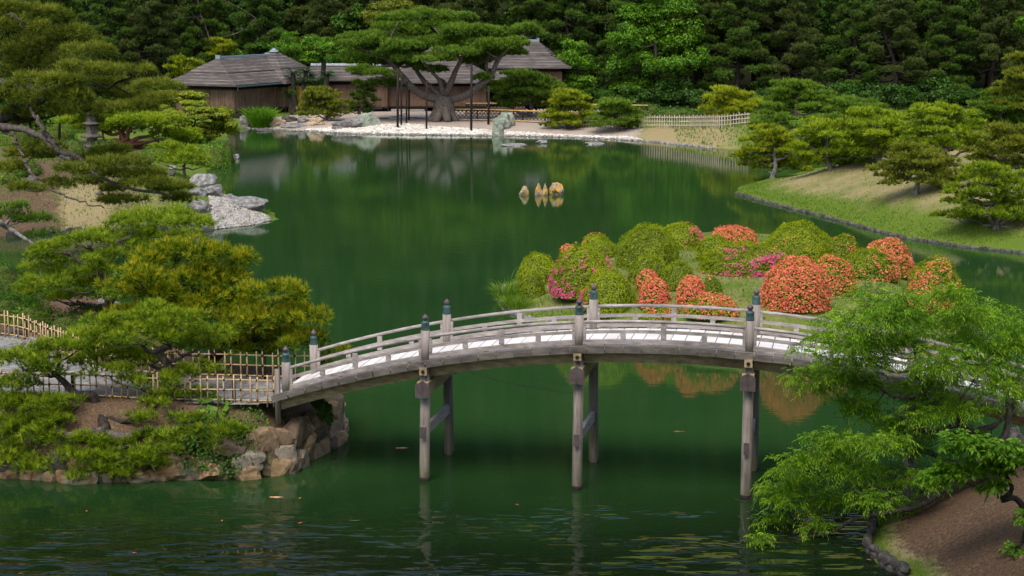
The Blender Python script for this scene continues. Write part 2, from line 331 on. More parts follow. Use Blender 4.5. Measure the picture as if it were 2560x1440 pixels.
def land_mesh(name, L, x0, x1, y0, y1, res, maskfn, grow=1.0):
    nx = int((x1 - x0) / res) + 1; ny = int((y1 - y0) / res) + 1
    xs = x0 + res * np.arange(nx); tt = np.linspace(0, 1, ny); ys = y0 + (y1 - y0) * tt ** grow
    X, Y = np.meshgrid(xs, ys); d = L.sd(X, Y); Z = L.h(X, Y)
    keep = d > -max(2.2, 2.5 * res)
    i = np.arange(ny - 1)[:, None] * nx + np.arange(nx - 1)[None, :]
    q = np.stack([i, i + 1, i + nx + 1, i + nx], -1).reshape(-1, 4); k = keep.ravel()[q].any(1); q = q[k]
    us = np.unique(q); rm = np.full(nx * ny, -1); rm[us] = np.arange(len(us)); q = rm[q]
    x, y, z, dd = X.ravel()[us], Y.ravel()[us], Z.ravel()[us], d.ravel()[us]
    o = mesh(name, np.stack([x, y, z], 1), [q], M['ground'], smooth=True, cattr=np.stack(maskfn(x, y, dd), 1))
    return tag(o, kind='structure')
def inpx(px, x, y, z, soft=0.5):
    return np.clip(0.5 + poly_sd(pxpoly(px, z), x, y) / (2 * soft), 0, 1)

def m_main(x, y, d):
    court = inpx([(735, 330), (690, 312), (700, 296), (800, 280), (900, 262), (1500, 262), (1560, 316), (1600, 326), (1560, 350), (1240, 341), (900, 337)], x, y, 0.5, 1.5)
    bank = inpx([(1560, 352), (1620, 322), (1860, 318), (1830, 345), (1790, 372)], x, y, 0.6, 2)
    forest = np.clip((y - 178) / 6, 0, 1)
    bare = inpx([(165, 492), (252, 486), (246, 534), (172, 538)], x, y, 1.1, 0.5)
    leftb = inpx([(-400, 600), (0, 560), (180, 440), (330, 430), (470, 470), (460, 520), (280, 560)], x, y, 1.0, 2.5)
    litter = inpx([(-300, 540), (-300, 330), (420, 330), (430, 440), (300, 470), (150, 480), (120, 560)], x, y, 1.2, 1.5)
    tip = inpx([(520, 505), (600, 490), (700, 545), (560, 575), (520, 540)], x, y, 0.2, 0.4)
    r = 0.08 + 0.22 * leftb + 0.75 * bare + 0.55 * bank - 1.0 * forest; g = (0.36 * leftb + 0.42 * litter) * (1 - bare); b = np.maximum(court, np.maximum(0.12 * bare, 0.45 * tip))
    return r, g, b
def m_pen(x, y, d): return np.clip(0.42 - 0.6 * np.exp(-((d - 0.3) / 1.8) ** 2) * (x < 26), 0, 1) + 0 * x, 0.12 + 0 * x, 0 * x
def m_isl(x, y, d): return 0.22 + 0 * x, 0.05 + 0 * x, 0 * x
def m_bank(x, y, d): return 0.35 + 0 * x, 0.60 + 0 * x, 0 * x
def m_mound(x, y, d): return np.clip(0.55 - 0.5 * np.exp(-(d / 0.5) ** 2), 0, 1), 0.62 * smooth(d / 1.0), 0 * x
land_mesh("far_bank_ground", LM, -100, 110, 78, 330, 0.8, m_main, 1.25)
land_mesh("peninsula_ground", LP, 8, 66, 84, 136, 0.35, m_pen)
land_mesh("island_ground", LI, -2, 22, 54, 84, 0.25, m_isl)
land_mesh("near_bank_ground", LA, -24, -2, 41, 62, 0.12, m_bank)
land_mesh("mound_ground", LF, 6, 22, 30, 48, 0.14, m_mound)

xs = np.linspace(-60, 60, 61); ys = np.linspace(-60, 27.5, 60); X, Y = np.meshgrid(xs, ys)
Z = np.clip(10.2 - np.maximum(0, Y - 2) * 0.43, -1.2, 10.2) - np.maximum(0, np.abs(X) - 30) * 0.15 + 0.25 * np.sin(X * .7) * np.sin(Y * .5)
i_ = np.arange(59)[:, None] * 61 + np.arange(60)[None, :]
tag(mesh("viewpoint_hill", np.stack([X.ravel(), Y.ravel(), Z.ravel()], 1), [np.stack([i_, i_ + 1, i_ + 62, i_ + 61], -1).reshape(-1, 4)], M['ground'], smooth=True, cattr=np.tile(A_([[-.4, .3, 0]]), (X.size, 1))), kind='structure')
V = A_([(-2500, -500, -1.6), (2500, -500, -1.6), (2500, 5000, -1.6), (-2500, 5000, -1.6)])
tag(mesh("ground", V, [[(0, 1, 2, 3)]], plain('pond_bed', (0.05, 0.06, 0.03), 0.95)), kind='structure')

def water_mat():
    m, nt, o = mat('pond_water')
    g = N(nt, "ShaderNodeNewGeometry"); sx = N(nt, "ShaderNodeSeparateXYZ"); nt.links.new(g.outputs["Position"], sx.inputs[0])
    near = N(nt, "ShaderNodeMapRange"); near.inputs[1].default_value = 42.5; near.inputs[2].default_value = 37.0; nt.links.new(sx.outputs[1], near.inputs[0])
    w1 = noise_tex(nt, 1.0, 3, geo_pos(nt, (0.9, 2.6, 1)), 0.5)       # broad swell
    w2 = noise_tex(nt, 1.0, 2, geo_pos(nt, (3.2, 8.0, 1)), 0.5)       # small ripple
    w3 = noise_tex(nt, 1.0, 2, geo_pos(nt, (0.85, 2.3, 1)), 0.4)
    patch = ramp(nt, noise_tex(nt, 0.22, 3, geo_pos(nt, (1, 1.4, 1))), [(0.42, (0.12, 0.12, 0.12)), (0.62, (1, 1, 1))])
    pk = ramp(nt, w3, [(0.40, (0, 0, 0)), (0.72, (1, 1, 1))])
    a0 = N(nt, "ShaderNodeMath", operation='MULTIPLY'); nt.links.new(pk, a0.inputs[0]); nt.links.new(near.outputs[0], a0.inputs[1])
    a = N(nt, "ShaderNodeMath", operation='MULTIPLY'); nt.links.new(a0.outputs[0], a.inputs[0]); nt.links.new(patch, a.inputs[1])
    b1 = N(nt, "ShaderNodeBump"); b1.inputs["Strength"].default_value = 1.0; b1.inputs["Distance"].default_value = 0.12; nt.links.new(a.outputs[0], b1.inputs["Height"])
    b2 = N(nt, "ShaderNodeBump"); b2.inputs["Strength"].default_value = 1.0; b2.inputs["Distance"].default_value = 0.0011; nt.links.new(w2, b2.inputs["Height"]); nt.links.new(b1.outputs[0], b2.inputs["Normal"])
    b3 = N(nt, "ShaderNodeBump"); b3.inputs["Strength"].default_value = 1.0; b3.inputs["Distance"].default_value = 0.0025; nt.links.new(w1, b3.inputs["Height"]); nt.links.new(b2.outputs[0], b3.inputs["Normal"])
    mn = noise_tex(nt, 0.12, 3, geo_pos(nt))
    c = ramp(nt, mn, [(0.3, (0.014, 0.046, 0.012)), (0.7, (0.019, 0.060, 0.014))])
    # base colour darkened over the near water: shade painted in, edge broken by noise
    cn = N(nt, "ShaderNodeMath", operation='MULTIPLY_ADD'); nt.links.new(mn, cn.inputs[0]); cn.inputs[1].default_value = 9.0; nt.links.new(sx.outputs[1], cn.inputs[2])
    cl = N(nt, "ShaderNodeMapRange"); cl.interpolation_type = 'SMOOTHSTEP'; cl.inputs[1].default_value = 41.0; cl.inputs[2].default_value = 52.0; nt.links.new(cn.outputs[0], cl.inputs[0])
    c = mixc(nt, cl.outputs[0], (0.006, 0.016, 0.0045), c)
    p = pbr(nt, o, c, 0.04, b3.outputs[0], spec=0.5); p.inputs["IOR"].default_value = 1.33
    return m
V = A_([(-260, 5, 0), (260, 5, 0), (260, 300, 0), (-260, 300, 0)], float)
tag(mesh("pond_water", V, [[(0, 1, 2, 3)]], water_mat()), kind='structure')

# stone paved path on the near bank (a sheet following the bank top)
PATH = [(640, 1008), (500, 1006), (180, 990), (-500, 985), (-500, 850), (0, 838), (60, 842), (180, 895), (300, 924), (540, 938), (790, 945), (770, 992), (725, 1003)]
def path_sheet():
    P = pxpoly(PATH, 1.75); res = 0.15; xs = np.arange(-20, -3, res); ys = np.arange(43, 60, res); X, Y = np.meshgrid(xs, ys); nx = len(xs)
    d = poly_sd(P, X, Y); i = np.arange(len(ys) - 1)[:, None] * nx + np.arange(nx - 1)[None, :]
    q = np.stack([i, i + 1, i + nx + 1, i + nx], -1).reshape(-1, 4); q = q[(d.ravel()[q] > -0.05).all(1)]
    us = np.unique(q); rm = np.full(X.size, -1); rm[us] = np.arange(len(us))
    x, y = X.ravel()[us], Y.ravel()[us]; tag(mesh("path", np.stack([x, y, np.maximum(LA.h(x, y), 1.70) + 0.015], 1), [rm[q]], M['paving'], smooth=True), kind='structure')
path_sheet()

# ------------------------------------------------------------------ rocks
_ico = {}
def ico(sub):
    if sub not in _ico:
        bm = bmesh.new(); bmesh.ops.create_icosphere(bm, subdivisions=sub, radius=1.0)
        _ico[sub] = (np.array([v.co[:] for v in bm.verts]), np.array([[v.index for v in f.verts] for f in bm.faces])); bm.free()
    return _ico[sub]
def rock_shape(sx, sy, sz, seed, sub=3, rough=0.28, cuts=7, boxy=0.0, taper=0.0):
    V, Fc = ico(sub); r = np.random.default_rng(seed); V = V.copy()
    if boxy:
        q = np.abs(V).max(1); V = V * ((1 - boxy) + boxy / q * 0.85)[:, None]
    for _ in range(cuts):
        n = r.normal(size=3); n /= np.linalg.norm(n); dlim = r.uniform(0.55, 0.85); s = V @ n; V = V - np.maximum(0, s - dlim)[:, None] * n[None, :] * 0.9
    o = r.uniform(0, 50, 3)
    nz = np.array([mnoise.fractal(Vector(v * 1.6 + o), 1.0, 2.0, 4) for v in V])
    V = V * (1 + rough * nz)[:, None]
    V[:, :2] *= (1 - taper * np.clip(V[:, 2:3] + .2, 0, 1.2)); return V * A_((sx, sy, sz)), Fc
def rock(name, loc, sz, material, label, seed, group=None, rz=0.0, sub=3, cat="rock", rough=0.28, cuts=7, boxy=0.0, sink=0.25, taper=0.0):
    V, Fc = rock_shape(sz[0], sz[1], sz[2], seed, sub, rough, cuts, boxy, taper)
    V[:, 2] += sz[2] * (1 - sink * 2)
    o = mesh(name, V, [Fc], material, smooth=False); o.location = tuple(float(q) for q in loc); o.rotation_euler = (0, 0, rz)
    return tag(o, label, cat, group)
def rock_px(px, py, wpx, hpx, material, label, seed, land=None, z=0.0, group=None, name="rock", **k):
    """a rock whose foot is at (px,py) and that measures wpx x hpx in the photo"""
    p = land.hit(px, py) if land else G(px, py, z); s = mpp(p[1]); w = wpx * s / 2; h = hpx * s / 2
    return rock(name, (p[0], p[1] + w * 0.5, p[2] - 0.05), (w, w * 0.8, h * 1.15), material, label, seed, group, **k)

# ------------------------------------------------------------------ arched bridge
BR = -0.20; B0 = A_((0.15, 44.79)); CA, SA = math.cos(BR), math.sin(BR)
def bp(u, c, z=0.0): return A_((B0[0] + u * CA - c * SA, B0[1] + u * SA + c * CA, z))
def barc(u): return 3.73 - (u - 4.0) ** 2 / 61.5
BX, BY_, BZ = A_((CA, SA, 0)), A_((-SA, CA, 0)), A_((0, 0, 1.))
M['wood_edge'] = wood_mat('edge_wood', (0.05, 0.042, 0.036), (0.15, 0.135, 0.12), (0.27, 0.25, 0.225))
def mossy(m):
    nt = m.node_tree; p = [n for n in nt.nodes if n.type == 'BSDF_PRINCIPLED'][0]; src = p.inputs["Base Color"].links[0].from_socket
    g = N(nt, "ShaderNodeNewGeometry"); sx = N(nt, "ShaderNodeSeparateXYZ"); nt.links.new(g.outputs["Position"], sx.inputs[0]); mr = N(nt, "ShaderNodeMapRange"); mr.inputs[1].default_value = 1.1; mr.inputs[2].default_value = 0.1; nt.links.new(sx.outputs[2], mr.inputs[0])
    f = N(nt, "ShaderNodeMath", operation='MULTIPLY'); nt.links.new(mr.outputs[0], f.inputs[0]); nt.links.new(ramp(nt, noise_tex(nt, 1.0, 5, geo_pos(nt, (6, 6, 1.5))), [(0.38, (0, 0, 0)), (0.62, (0.9, 0.9, 0.9))]), f.inputs[1])
    nt.links.new(mixc(nt, f.outputs[0], src, (0.13, 0.125, 0.03)), p.inputs["Base Color"])
mossy(M['wood_pile'])
bridge = empty("arched_bridge", bp(4, 0, 0), "long weathered grey wooden bridge arching over the pond on tall piles", "bridge")
bo = A_(bridge.location)
POSTS = [-5.91, -2.17, 1.80, 6.04, 10.0, 13.75]; W, W2 = 1.17, 1.36; UE0, UE1 = -6.25, 14.1
def sweep(mb, u0, u1, c, z0, w, h, n=None, attr=0.5):
    """a curved beam that follows the arch; z0 = height of its underside above the deck line"""
    n = n or max(3, int((u1 - u0) / 0.35)); us = np.linspace(u0, u1, n); V = []
    for u in us:
        zc = barc(u) + z0
        for dc, dz in ((-w / 2, 0), (w / 2, 0), (w / 2, h), (-w / 2, h)): V.append(bp(u, c + dc, zc + dz))
    q = []
    for i in range(n - 1):
        for k in range(4): q.append((i * 4 + k, i * 4 + (k + 1) % 4, i * 4 + 4 + (k + 1) % 4, i * 4 + 4 + k))
    q += [(3, 2, 1, 0), (n * 4 - 4, n * 4 - 3, n * 4 - 2, n * 4 - 1)]
    return mb.add(np.array(V), [q], attr)
mb = MB(); u = UE0; r_ = np.random.default_rng(3)
while u < UE1 - 0.05:
    w_ = 0.35 + r_.uniform(-0.03, 0.04); sl = math.atan(-(u + w_ / 2 - 4) / 30.75)
    ax = BX * math.cos(sl) + BZ * math.sin(sl); up = np.cross(ax, BY_)
    mb.box(bp(u + w_ / 2, 0, barc(u + w_ / 2) - 0.035 + r_.uniform(-0.004, 0.004)), (w_ - 0.022, 2 * W + 0.46 + r_.uniform(-0.02, 0.0), 0.07), (ax, BY_, up), r_.uniform(0.3, 0.7)); u += w_
mb.build("deck", M['wood_deck'], bridge, bo)
for c in (-W - 0.262, W + 0.262):
    mb = MB(); u = UE0; r_ = np.random.default_rng(8)
    while u < UE1 - 0.05:
        w_ = 0.46; sl = math.atan(-(u + w_ / 2 - 4) / 30.75); ax = BX * math.cos(sl) + BZ * math.sin(sl)
        mb.box(bp(u + w_ / 2, c, barc(u + w_ / 2) - 0.075 + r_.uniform(-0.008, 0.008)), (w_ - 0.014, 0.024, 0.15), (ax, BY_, np.cross(ax, BY_)), r_.uniform(0.05, 0.6)); mb.box(bp(u + w_ / 2, c - math.copysign(.095, c), barc(u + w_ / 2) + 0.012), (w_ - 0.012, 0.16, 0.02), (ax, BY_, np.cross(ax, BY_)), r_.uniform(0.2, 0.7)); u += w_
    mb.build("edge_board", M['wood_edge'], bridge, bo)
for c in (-0.95, 0.0, 0.95): sweep(MB(), UE0 + 0.1, UE1 - 0.1, c, -0.46, 0.22, 0.385).build("girder", M['wood_girder'], bridge, bo)
for side in (-1, 1):
    c = side * W
    for i in range(len(POSTS) - 1):
        a, b = POSTS[i] + 0.10, POSTS[i + 1] - 0.10; av = 0.35 + 0.3 * random.random()
        us = np.linspace(a, b, 14); tr = MB(); tr.tube([bp(q, c, barc(q) + 0.60) for q in us], 0.042, 8, attr=av); tr.build("top_rail", M['wood_rail'], bridge, bo, True)
        sweep(MB(), a, b, c, 0.305, 0.06, 0.08, attr=0.5).build("middle_rail", M['wood_rail'], bridge, bo)
        sweep(MB(), a, b, c, 0.035, 0.10, 0.115, attr=0.45).build("bottom_rail", M['wood_rail'], bridge, bo)
        for k in range(3):
            q = a + (b - a) * (k + 1) / 4; hh = 0.56 if k == 1 else 0.305
            MB().box(bp(q, c, barc(q) + 0.165 + (hh - 0.165) / 2 - 0.002), (0.13, 0.05 if k != 1 else 0.052, hh - 0.165), (BX, BY_, BZ), 0.55).build("baluster", M['wood_rail'], bridge, bo)
        for q in (a + 0.035, b - 0.035): MB().box(bp(q, c, barc(q) + 0.29), (0.07, 0.075, 0.56), (BX, BY_, BZ), 0.6).build("baluster", M['wood_rail'], bridge, bo)
        for q in np.linspace(a + 0.4, b - 0.4, 4): MB().box(bp(q, c, barc(q) + 0.017), (0.3, 0.12, 0.034), (BX, BY_, BZ), 0.2).build("rail_block", M['wood_rail'], bridge, bo)
    for q in POSTS:
        z = barc(q)
        p = MB().lathe(bp(q, c, z - 0.0), [(0.115, 0), (0.118, 0.3), (0.115, 0.79)], 14).build("post", M['wood_post'], bridge, bo, True)
        cp = MB().lathe(bp(q, c, z + 0.78), [(0.104, 0), (0.108, 0.03), (0.104, 0.05), (0.100, 0.17), (0.106, 0.19), (0.104, 0.215), (0.075, 0.245), (0.05, 0.25)], 14, 0.5).build("cap", M['copper'], p, bo, True)
        MB().lathe(bp(q, c, z + 1.02), [(0.048, 0), (0.042, 0.02), (0.055, 0.035), (0.078, 0.07), (0.082, 0.095), (0.07, 0.13), (0.035, 0.155), (0.012, 0.175), (0.004, 0.20)], 14).build("finial", M['copper_brown'], p, bo, True)
for q in POSTS[1:5]:
    z = barc(q); zt = z - 0.5
    for side in (-1, 1):
        pl = MB().tube([bp(q, side * W2, -1.2), bp(q, side * W2 * 0.99, 0.4), bp(q, side * (W + 0.02), z - 0.10)], [0.136, 0.136, 0.128], 12)
        pl.build("pile", M['wood_pile'], bridge, bo, True)
        MB().tube([bp(q, side * W2, -0.35), bp(q, side * W2, 0.03), bp(q, side * W2 * 0.998, 0.09)], [0.144, 0.144, 0.138], 12, attr=0.0).build("waterline_collar", M['wood_black'], bridge, bo, True)
        # pentagon copper plate on the end of the cross beam
        e = side * (W + 0.34); hw = 0.19
        pts = [(-hw, -0.24), (hw, -0.24), (hw, 0.10), (0, 0.21), (-hw, 0.10)]; cz = zt - 0.17
        V = [bp(q + a_, e, cz + b_) for a_, b_ in pts] + [bp(q + a_, e + side * 0.03, cz + b_) for a_, b_ in pts]
        pp = mesh("cap_plate", V, [[(0, 1, 2, 3, 4), (9, 8, 7, 6, 5)], [(i, i + 5, (i + 1) % 5 + 5, (i + 1) % 5) for i in range(5)]], M['copper_brown'], parent=bridge, off=bo)
        MB().box(bp(q, e + side * 0.034, cz - 0.03), (0.014, 0.006, 0.40), (BX, BY_, BZ)).box(bp(q, e + side * 0.034, cz - 0.235), (0.38, 0.006, 0.012), (BX, BY_, BZ)).build("seam_strip", M['copper'], pp, bo)
        bl = MB().box(bp(q, side * (W + 0.20), z - 0.235), (0.20, 0.16, 0.20), (BX, BY_, BZ), 0.5).build("bracket", M['wood_girder'], bridge, bo)
        bt = MB(); bt.tube([bp(q, side * (W + 0.278), z - 0.24), bp(q, side * (W + 0.31), z - 0.24)], 0.045, 10); bt.build("bolt", M['rope'], bl, bo)
        e2 = side * (W2 + 0.17)
        MB().box(bp(q, e2, 1.30), (0.13, 0.03, 0.30), (BX, BY_, BZ)).build("tie_plate", M['copper_brown'], bridge, bo)
    MB().box(bp(q, 0, zt - 0.18), (0.30, 2 * W + 0.66, 0.34), (BX, BY_, BZ), 0.35).build("cross_beam", M['wood_girder'], bridge, bo)
    MB().box(bp(q, 0, 1.30), (0.11, 2 * W2 + 0.32, 0.26), (BX, BY_, BZ), 0.7).build("tie_beam", M['wood_rail'], bridge, bo)

# ------------------------------------------------------------------ old wooden villa
def roof_mat():
    m, nt, o = mat('cedar_shingles'); g = N(nt, "ShaderNodeNewGeometry"); sx = N(nt, "ShaderNodeSeparateXYZ"); nt.links.new(g.outputs["Position"], sx.inputs[0])
    n1 = noise_tex(nt, 1.0, 5, geo_pos(nt, (1.2, 1.2, 14)), 0.7); n2 = noise_tex(nt, 0.5, 4, geo_pos(nt))
    c = ramp(nt, n1, [(0.3, (0.032, 0.028, 0.026)), (0.5, (0.085, 0.074, 0.069)), (0.72, (0.165, 0.148, 0.138))])
    c = mixc(nt, 0.4, c, ramp(nt, n2, [(0.35, (0.042, 0.038, 0.036)), (0.65, (0.11, 0.092, 0.082))]))
    f = N(nt, "ShaderNodeMath", operation='MULTIPLY'); f.inputs[1].default_value = 3.6; nt.links.new(sx.outputs[2], f.inputs[0])
    fr = N(nt, "ShaderNodeMath", operation='FRACT'); nt.links.new(f.outputs[0], fr.inputs[0])
    ln = ramp(nt, fr.outputs[0], [(0.0, (1, 1, 1)), (0.13, (0.75, 0.75, 0.75)), (0.16, (0, 0, 0)), (1.0, (0, 0, 0))])
    sc = noise_tex(nt, 1.0, 3, geo_pos(nt, (0.35, 0.35, 6)))
    lf = N(nt, "ShaderNodeMath", operation='MULTIPLY'); nt.links.new(ln, lf.inputs[0]); nt.links.new(ramp(nt, sc, [(0.42, (0, 0, 0)), (0.6, (0.7, 0.7, 0.7))]), lf.inputs[1])
    c = mixc(nt, lf.outputs[0], c, (0.36, 0.33, 0.31))
    pbr(nt, o, c, 0.85, bump(nt, n1, 0.5, 0.05), spec=0.15); return m
M['roof'] = roof_mat(); M['ridge'] = plain('grey_ridge_cover', (0.24, 0.29, 0.33), 0.5, 0.2, 0.3)
M['plaster_yellow'] = plain('yellow_plaster', (0.42, 0.26, 0.06), 0.9)
def lerp(a, b, t): return a + (b - a) * t
def hip_roof(par, off, C, R0, R1, ze, zr, over=0.0):
    """C: 4 eave corners (xy) ccw, R0 is the ridge end over edge C0-C1, R1 over C2-C3; two overlapping tiers"""
    C = [A_(c, float) for c in C]; R = [A_(R0, float), A_(R0, float), A_(R1, float), A_(R1, float)]
    def ring(t, dz): return [A_((*lerp(C[i], R[i], t), ze + (zr - ze) * (0.82 * t + 0.18 * t * t) + dz)) for i in range(4)]
    def tier(name, t0, t1, dz):
        mb = MB(); a, b = ring(t0, dz), ring(t1, dz); a2 = ring(t0, dz - 0.16)
        mb.add(a + b, [[(i, (i + 1) % 4, 4 + (i + 1) % 4, 4 + i) for i in range(4)]])
        mb.add(a2 + a, [[(i, (i + 1) % 4, 4 + (i + 1) % 4, 4 + i) for i in range(4)]], 0.2)
        lo = [p - A_((0, 0, 0.1)) for p in b]; mb.add(a2 + lo, [[((i + 1) % 4, i, 4 + i, 4 + (i + 1) % 4) for i in range(4)]], 0.1)
        return mb.build(name, M['roof'], par, off)
    r1 = tier("lower_roof", 0.0, 0.52, 0.0); r2 = tier("upper_roof", 0.46, 1.0, 0.13)
    p, q = A_((*R0, zr + 0.13)), A_((*R1, zr + 0.13))
    if np.linalg.norm(q - p) < 0.8: MB().lathe(p + A_((0, 0, -0.12)), [(0.5, 0), (0.42, 0.18), (0.3, 0.22), (0.16, 0.36), (0.1, 0.4)], 8).build("ridge_cap", M['ridge'], r2, off)
    else:
        mb = MB(); mb.bar(p, q, 0.45, 0.22); e = (q - p) / np.linalg.norm(q - p)
        mb.box(p - e * 0.05 + A_((0, 0, 0.06)), (0.25, 0.55, 0.36), (e, np.cross(A_((0, 0, 1.)), e), A_((0, 0, 1.))))
        mb.box(q + e * 0.05 + A_((0, 0, 0.06)), (0.25, 0.55, 0.36), (e, np.cross(A_((0, 0, 1.)), e), A_((0, 0, 1.)))); mb.build("ridge_cap", M['ridge'], r2, off)
def walls(par, off, C, inset, z0, z1, material, post_gap=1.9, dark=0.45):
    C = [A_(c, float) for c in C]; ctr = sum(C) / 4; Q = []
    for i in range(4):
        e1 = (C[(i + 1) % 4] - C[i]); e1 /= np.linalg.norm(e1); e0 = (C[i - 1] - C[i]); e0 /= np.linalg.norm(e0); Q.append(C[i] + (e1 + e0) * inset)
    for i in range(4):
        a, b = Q[i], Q[(i + 1) % 4]; L = np.linalg.norm(b - a); e = (b - a) / L; nrm = A_((e[1], -e[0]))
        if np.dot(nrm, (a + b) / 2 - ctr) < 0: nrm = -nrm
        X, Yv, Z = A_((*e, 0)), A_((*nrm, 0)), A_((0, 0, 1.))
        wl_ = MB().box((*((a + b) / 2), (z0 + z1 - dark) / 2), (L, 0.12, z1 - dark - z0), (X, Yv, Z), 0.5)
        n = int(L / 0.28)
        for k in range(n): wl_.box((*(a + e * (k + 0.5) * L / n + nrm * 0.075), (z0 + z1 - dark) / 2), (0.035, 0.03, z1 - dark - z0 - 0.02), (X, Yv, Z), random.uniform(0.2, 0.9))
        wl_.build("wall", material, par, off)
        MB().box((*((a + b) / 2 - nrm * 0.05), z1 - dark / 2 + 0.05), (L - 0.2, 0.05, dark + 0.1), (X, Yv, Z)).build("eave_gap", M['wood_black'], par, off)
        sl = MB(); sl.box((*((a + b) / 2 + nrm * 0.11), z0 + 0.06), (L + 0.2, 0.12, 0.14), (X, Yv, Z), 0.3); sl.box((*((a + b) / 2 + nrm * 0.11), z1 - dark), (L + 0.2, 0.10, 0.10), (X, Yv, Z), 0.3); sl.build("sill_beam", M['wood_black'], par, off)
        for k in range(int(L / post_gap) + 1):
            c = a + e * min(L, k * post_gap + 0.05); MB().box((*(c + nrm * 0.12), z0 / 2 + 0.1), (0.16, 0.16, z0 + 0.2), (X, Yv, Z)).build("stilt", M['wood_black'], par, off)
    return Q
# waterside pavilion with two roofs
L_, C_, R_ = G(405, 208, 3.8)[:2], G(590, 213, 3.8)[:2], G(735, 198, 3.8)[:2]
ux = C_ - L_; wid = np.linalg.norm(ux); ux = ux / wid; vx = A_((-ux[1], ux[0])); dep = 12.5
pav = empty("waterside_pavilion", (*((L_ + C_) / 2 + vx * 5), 0.6), "brown timber pavilion on stilts at the pond edge with two stepped shingle roofs", "house"); po = A_(pav.location)
C1 = [L_, C_, C_ + vx * dep, L_ + vx * dep]; m0 = (L_ + C_) / 2
hip_roof(pav, po, C1, m0 + vx * 3.4, m0 + vx * (dep - 0.6), 3.8, 6.15)
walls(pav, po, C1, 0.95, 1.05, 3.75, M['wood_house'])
ap3 = D(685, 127, 183.5); ap = ap3[:2]; h2 = 4.4
C2 = [ap - ux * h2 - vx * h2, ap + ux * h2 - vx * h2, ap + ux * h2 + vx * h2, ap - ux * h2 + vx * h2]
hip_roof(pav, po, C2, ap, ap + vx * 0.3, 3.75, ap3[2] - 0.13)
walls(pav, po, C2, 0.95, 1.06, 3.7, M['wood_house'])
gt = MB(); g0, g1 = A_((*(C_ + ux * 0.06 + vx * 0.2), 3.62)), A_((*(C_ + ux * 0.06 + vx * dep), 3.62)); gt.tube([g0, g1], 0.07, 8); gt.tube([g0 + A_((0, 0, -0.02)), g0 + A_((0, 0, -0.35))], 0.04, 6); gt.build("gutter", M['copper'], pav, po)
MB().box((*(C_ - ux * 1.2 + vx * 1.2), 0.5), (3.0, 2.5, 1.0), (A_((*ux, 0)), A_((*vx, 0)), A_((0, 0, 1.)))).build("undercroft", M['wood_black'], pav, po)
# connecting wing
y0, y1 = 180.0, 185.0; xa, xb = D(770, 200, y0)[0], D(985, 200, y0)[0]
wing = empty("connecting_wing", ((xa + xb) / 2, y0, 0.6), "long low wing with a pale ridge linking the pavilion and the main hall", "house"); wo_ = A_(wing.location)
Cw = [A_((xa, y0)), A_((xb, y0)), A_((xb, y1)), A_((xa, y1))]
def gable(par, off, x0, x1, ya, yb, ze, zr):
    mb = MB(); ym = (ya + yb) / 2
    mb.add([(x0, ya, ze), (x1, ya, ze), (x1, ym, zr), (x0, ym, zr), (x0, yb, ze), (x1, yb, ze), (x0, ya, ze - .15), (x1, ya, ze - .15), (x0, yb, ze - .15), (x1, yb, ze - .15), (x0, ym, zr - .2), (x1, ym, zr - .2)],
           [[(0, 1, 2, 3), (3, 2, 5, 4), (6, 7, 1, 0), (7, 6, 10, 11), (9, 11, 10, 8), (4, 5, 9, 8)]])
    r = mb.build("roof", M['roof'], par, off); MB().box(((x0 + x1) / 2, ym, zr + 0.08), (x1 - x0 - 0.1, 0.5, 0.22)).build("ridge_cap", plain('pale_ridge', (0.42, 0.47, 0.52), 0.4), r, off)
gable(wing, wo_, xa, xb, y0, y1, D(860, 199, y0)[2], D(860, 163, 182.5)[2])
walls(wing, wo_, Cw, 0.8, 1.0, D(860, 199, y0)[2], M['wood_red'], dark=0.5)
MB().box((D(752, 235, 179)[0], 179.4, 2.0), (2.6, .2, 2.6)).build("plaster_wall", M['plaster_yellow'], wing, wo_)
# main hall
y0 = 180.5; xa, xb = D(930, 205, y0)[0], D(1238, 205, y0)[0]; ze = D(1150, 205, y0)[2]
hall = empty("main_hall", ((xa + xb) / 2, y0 + 4, 0.6), "main villa hall with reddish timber walls and broad shingle roofs behind the great pine", "house"); ho = A_(hall.location)
Ch = [A_((xa, y0)), A_((xb, y0)), A_((xb, y0 + 11)), A_((xa, y0 + 11))]; rp = D(1100, 120, y0 + 5)
hip_roof(hall, ho, Ch, (rp[0] - 0.8, y0 + 5), (rp[0] + 0.8, y0 + 5.2), ze, rp[2])
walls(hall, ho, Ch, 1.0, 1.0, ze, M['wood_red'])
yb = 184.0; ax_, bx_ = D(1215, 172, yb)[0], D(1428, 172, yb)[0]; zb = D(1290, 168, yb)[2]; ap2 = D(1332, 104, yb + 6)
Cb = [A_((ax_, yb)), A_((bx_, yb)), A_((bx_, yb + 12)), A_((ax_, yb + 12))]
hip_roof(hall, ho, Cb, (ap2[0] - 0.5, yb + 6), (ap2[0] + 0.5, yb + 6.1), zb, ap2[2])
walls(hall, ho, Cb, 1.0, 1.01, zb, M['wood_red'])
xs0, xs1 = D(1228, 200, 181.5)[0], D(1300, 200, 181.5)[0]
MB().add([(xs0, 180.2, zb - 1.35), (xs1, 180.2, zb - 1.35), (xs1 - .3, 185, zb - 0.1), (xs0, 185, zb - 0.1)], [[(0, 1, 2, 3)]]).add([(xs0, 180.2, zb - 1.5), (xs1, 180.2, zb - 1.5), (xs1 - .3, 185, zb - 0.25), (xs0, 185, zb - 0.25)], [[(3, 2, 1, 0)]]).build("skirt_roof", M['roof'], hall, ho)
MB().box(((xs0 + xs1) / 2, 182.0, 0.95), (xs1 - xs0 + 1, 2.4, 0.16)).build("veranda", M['wood_house'], hall, ho)
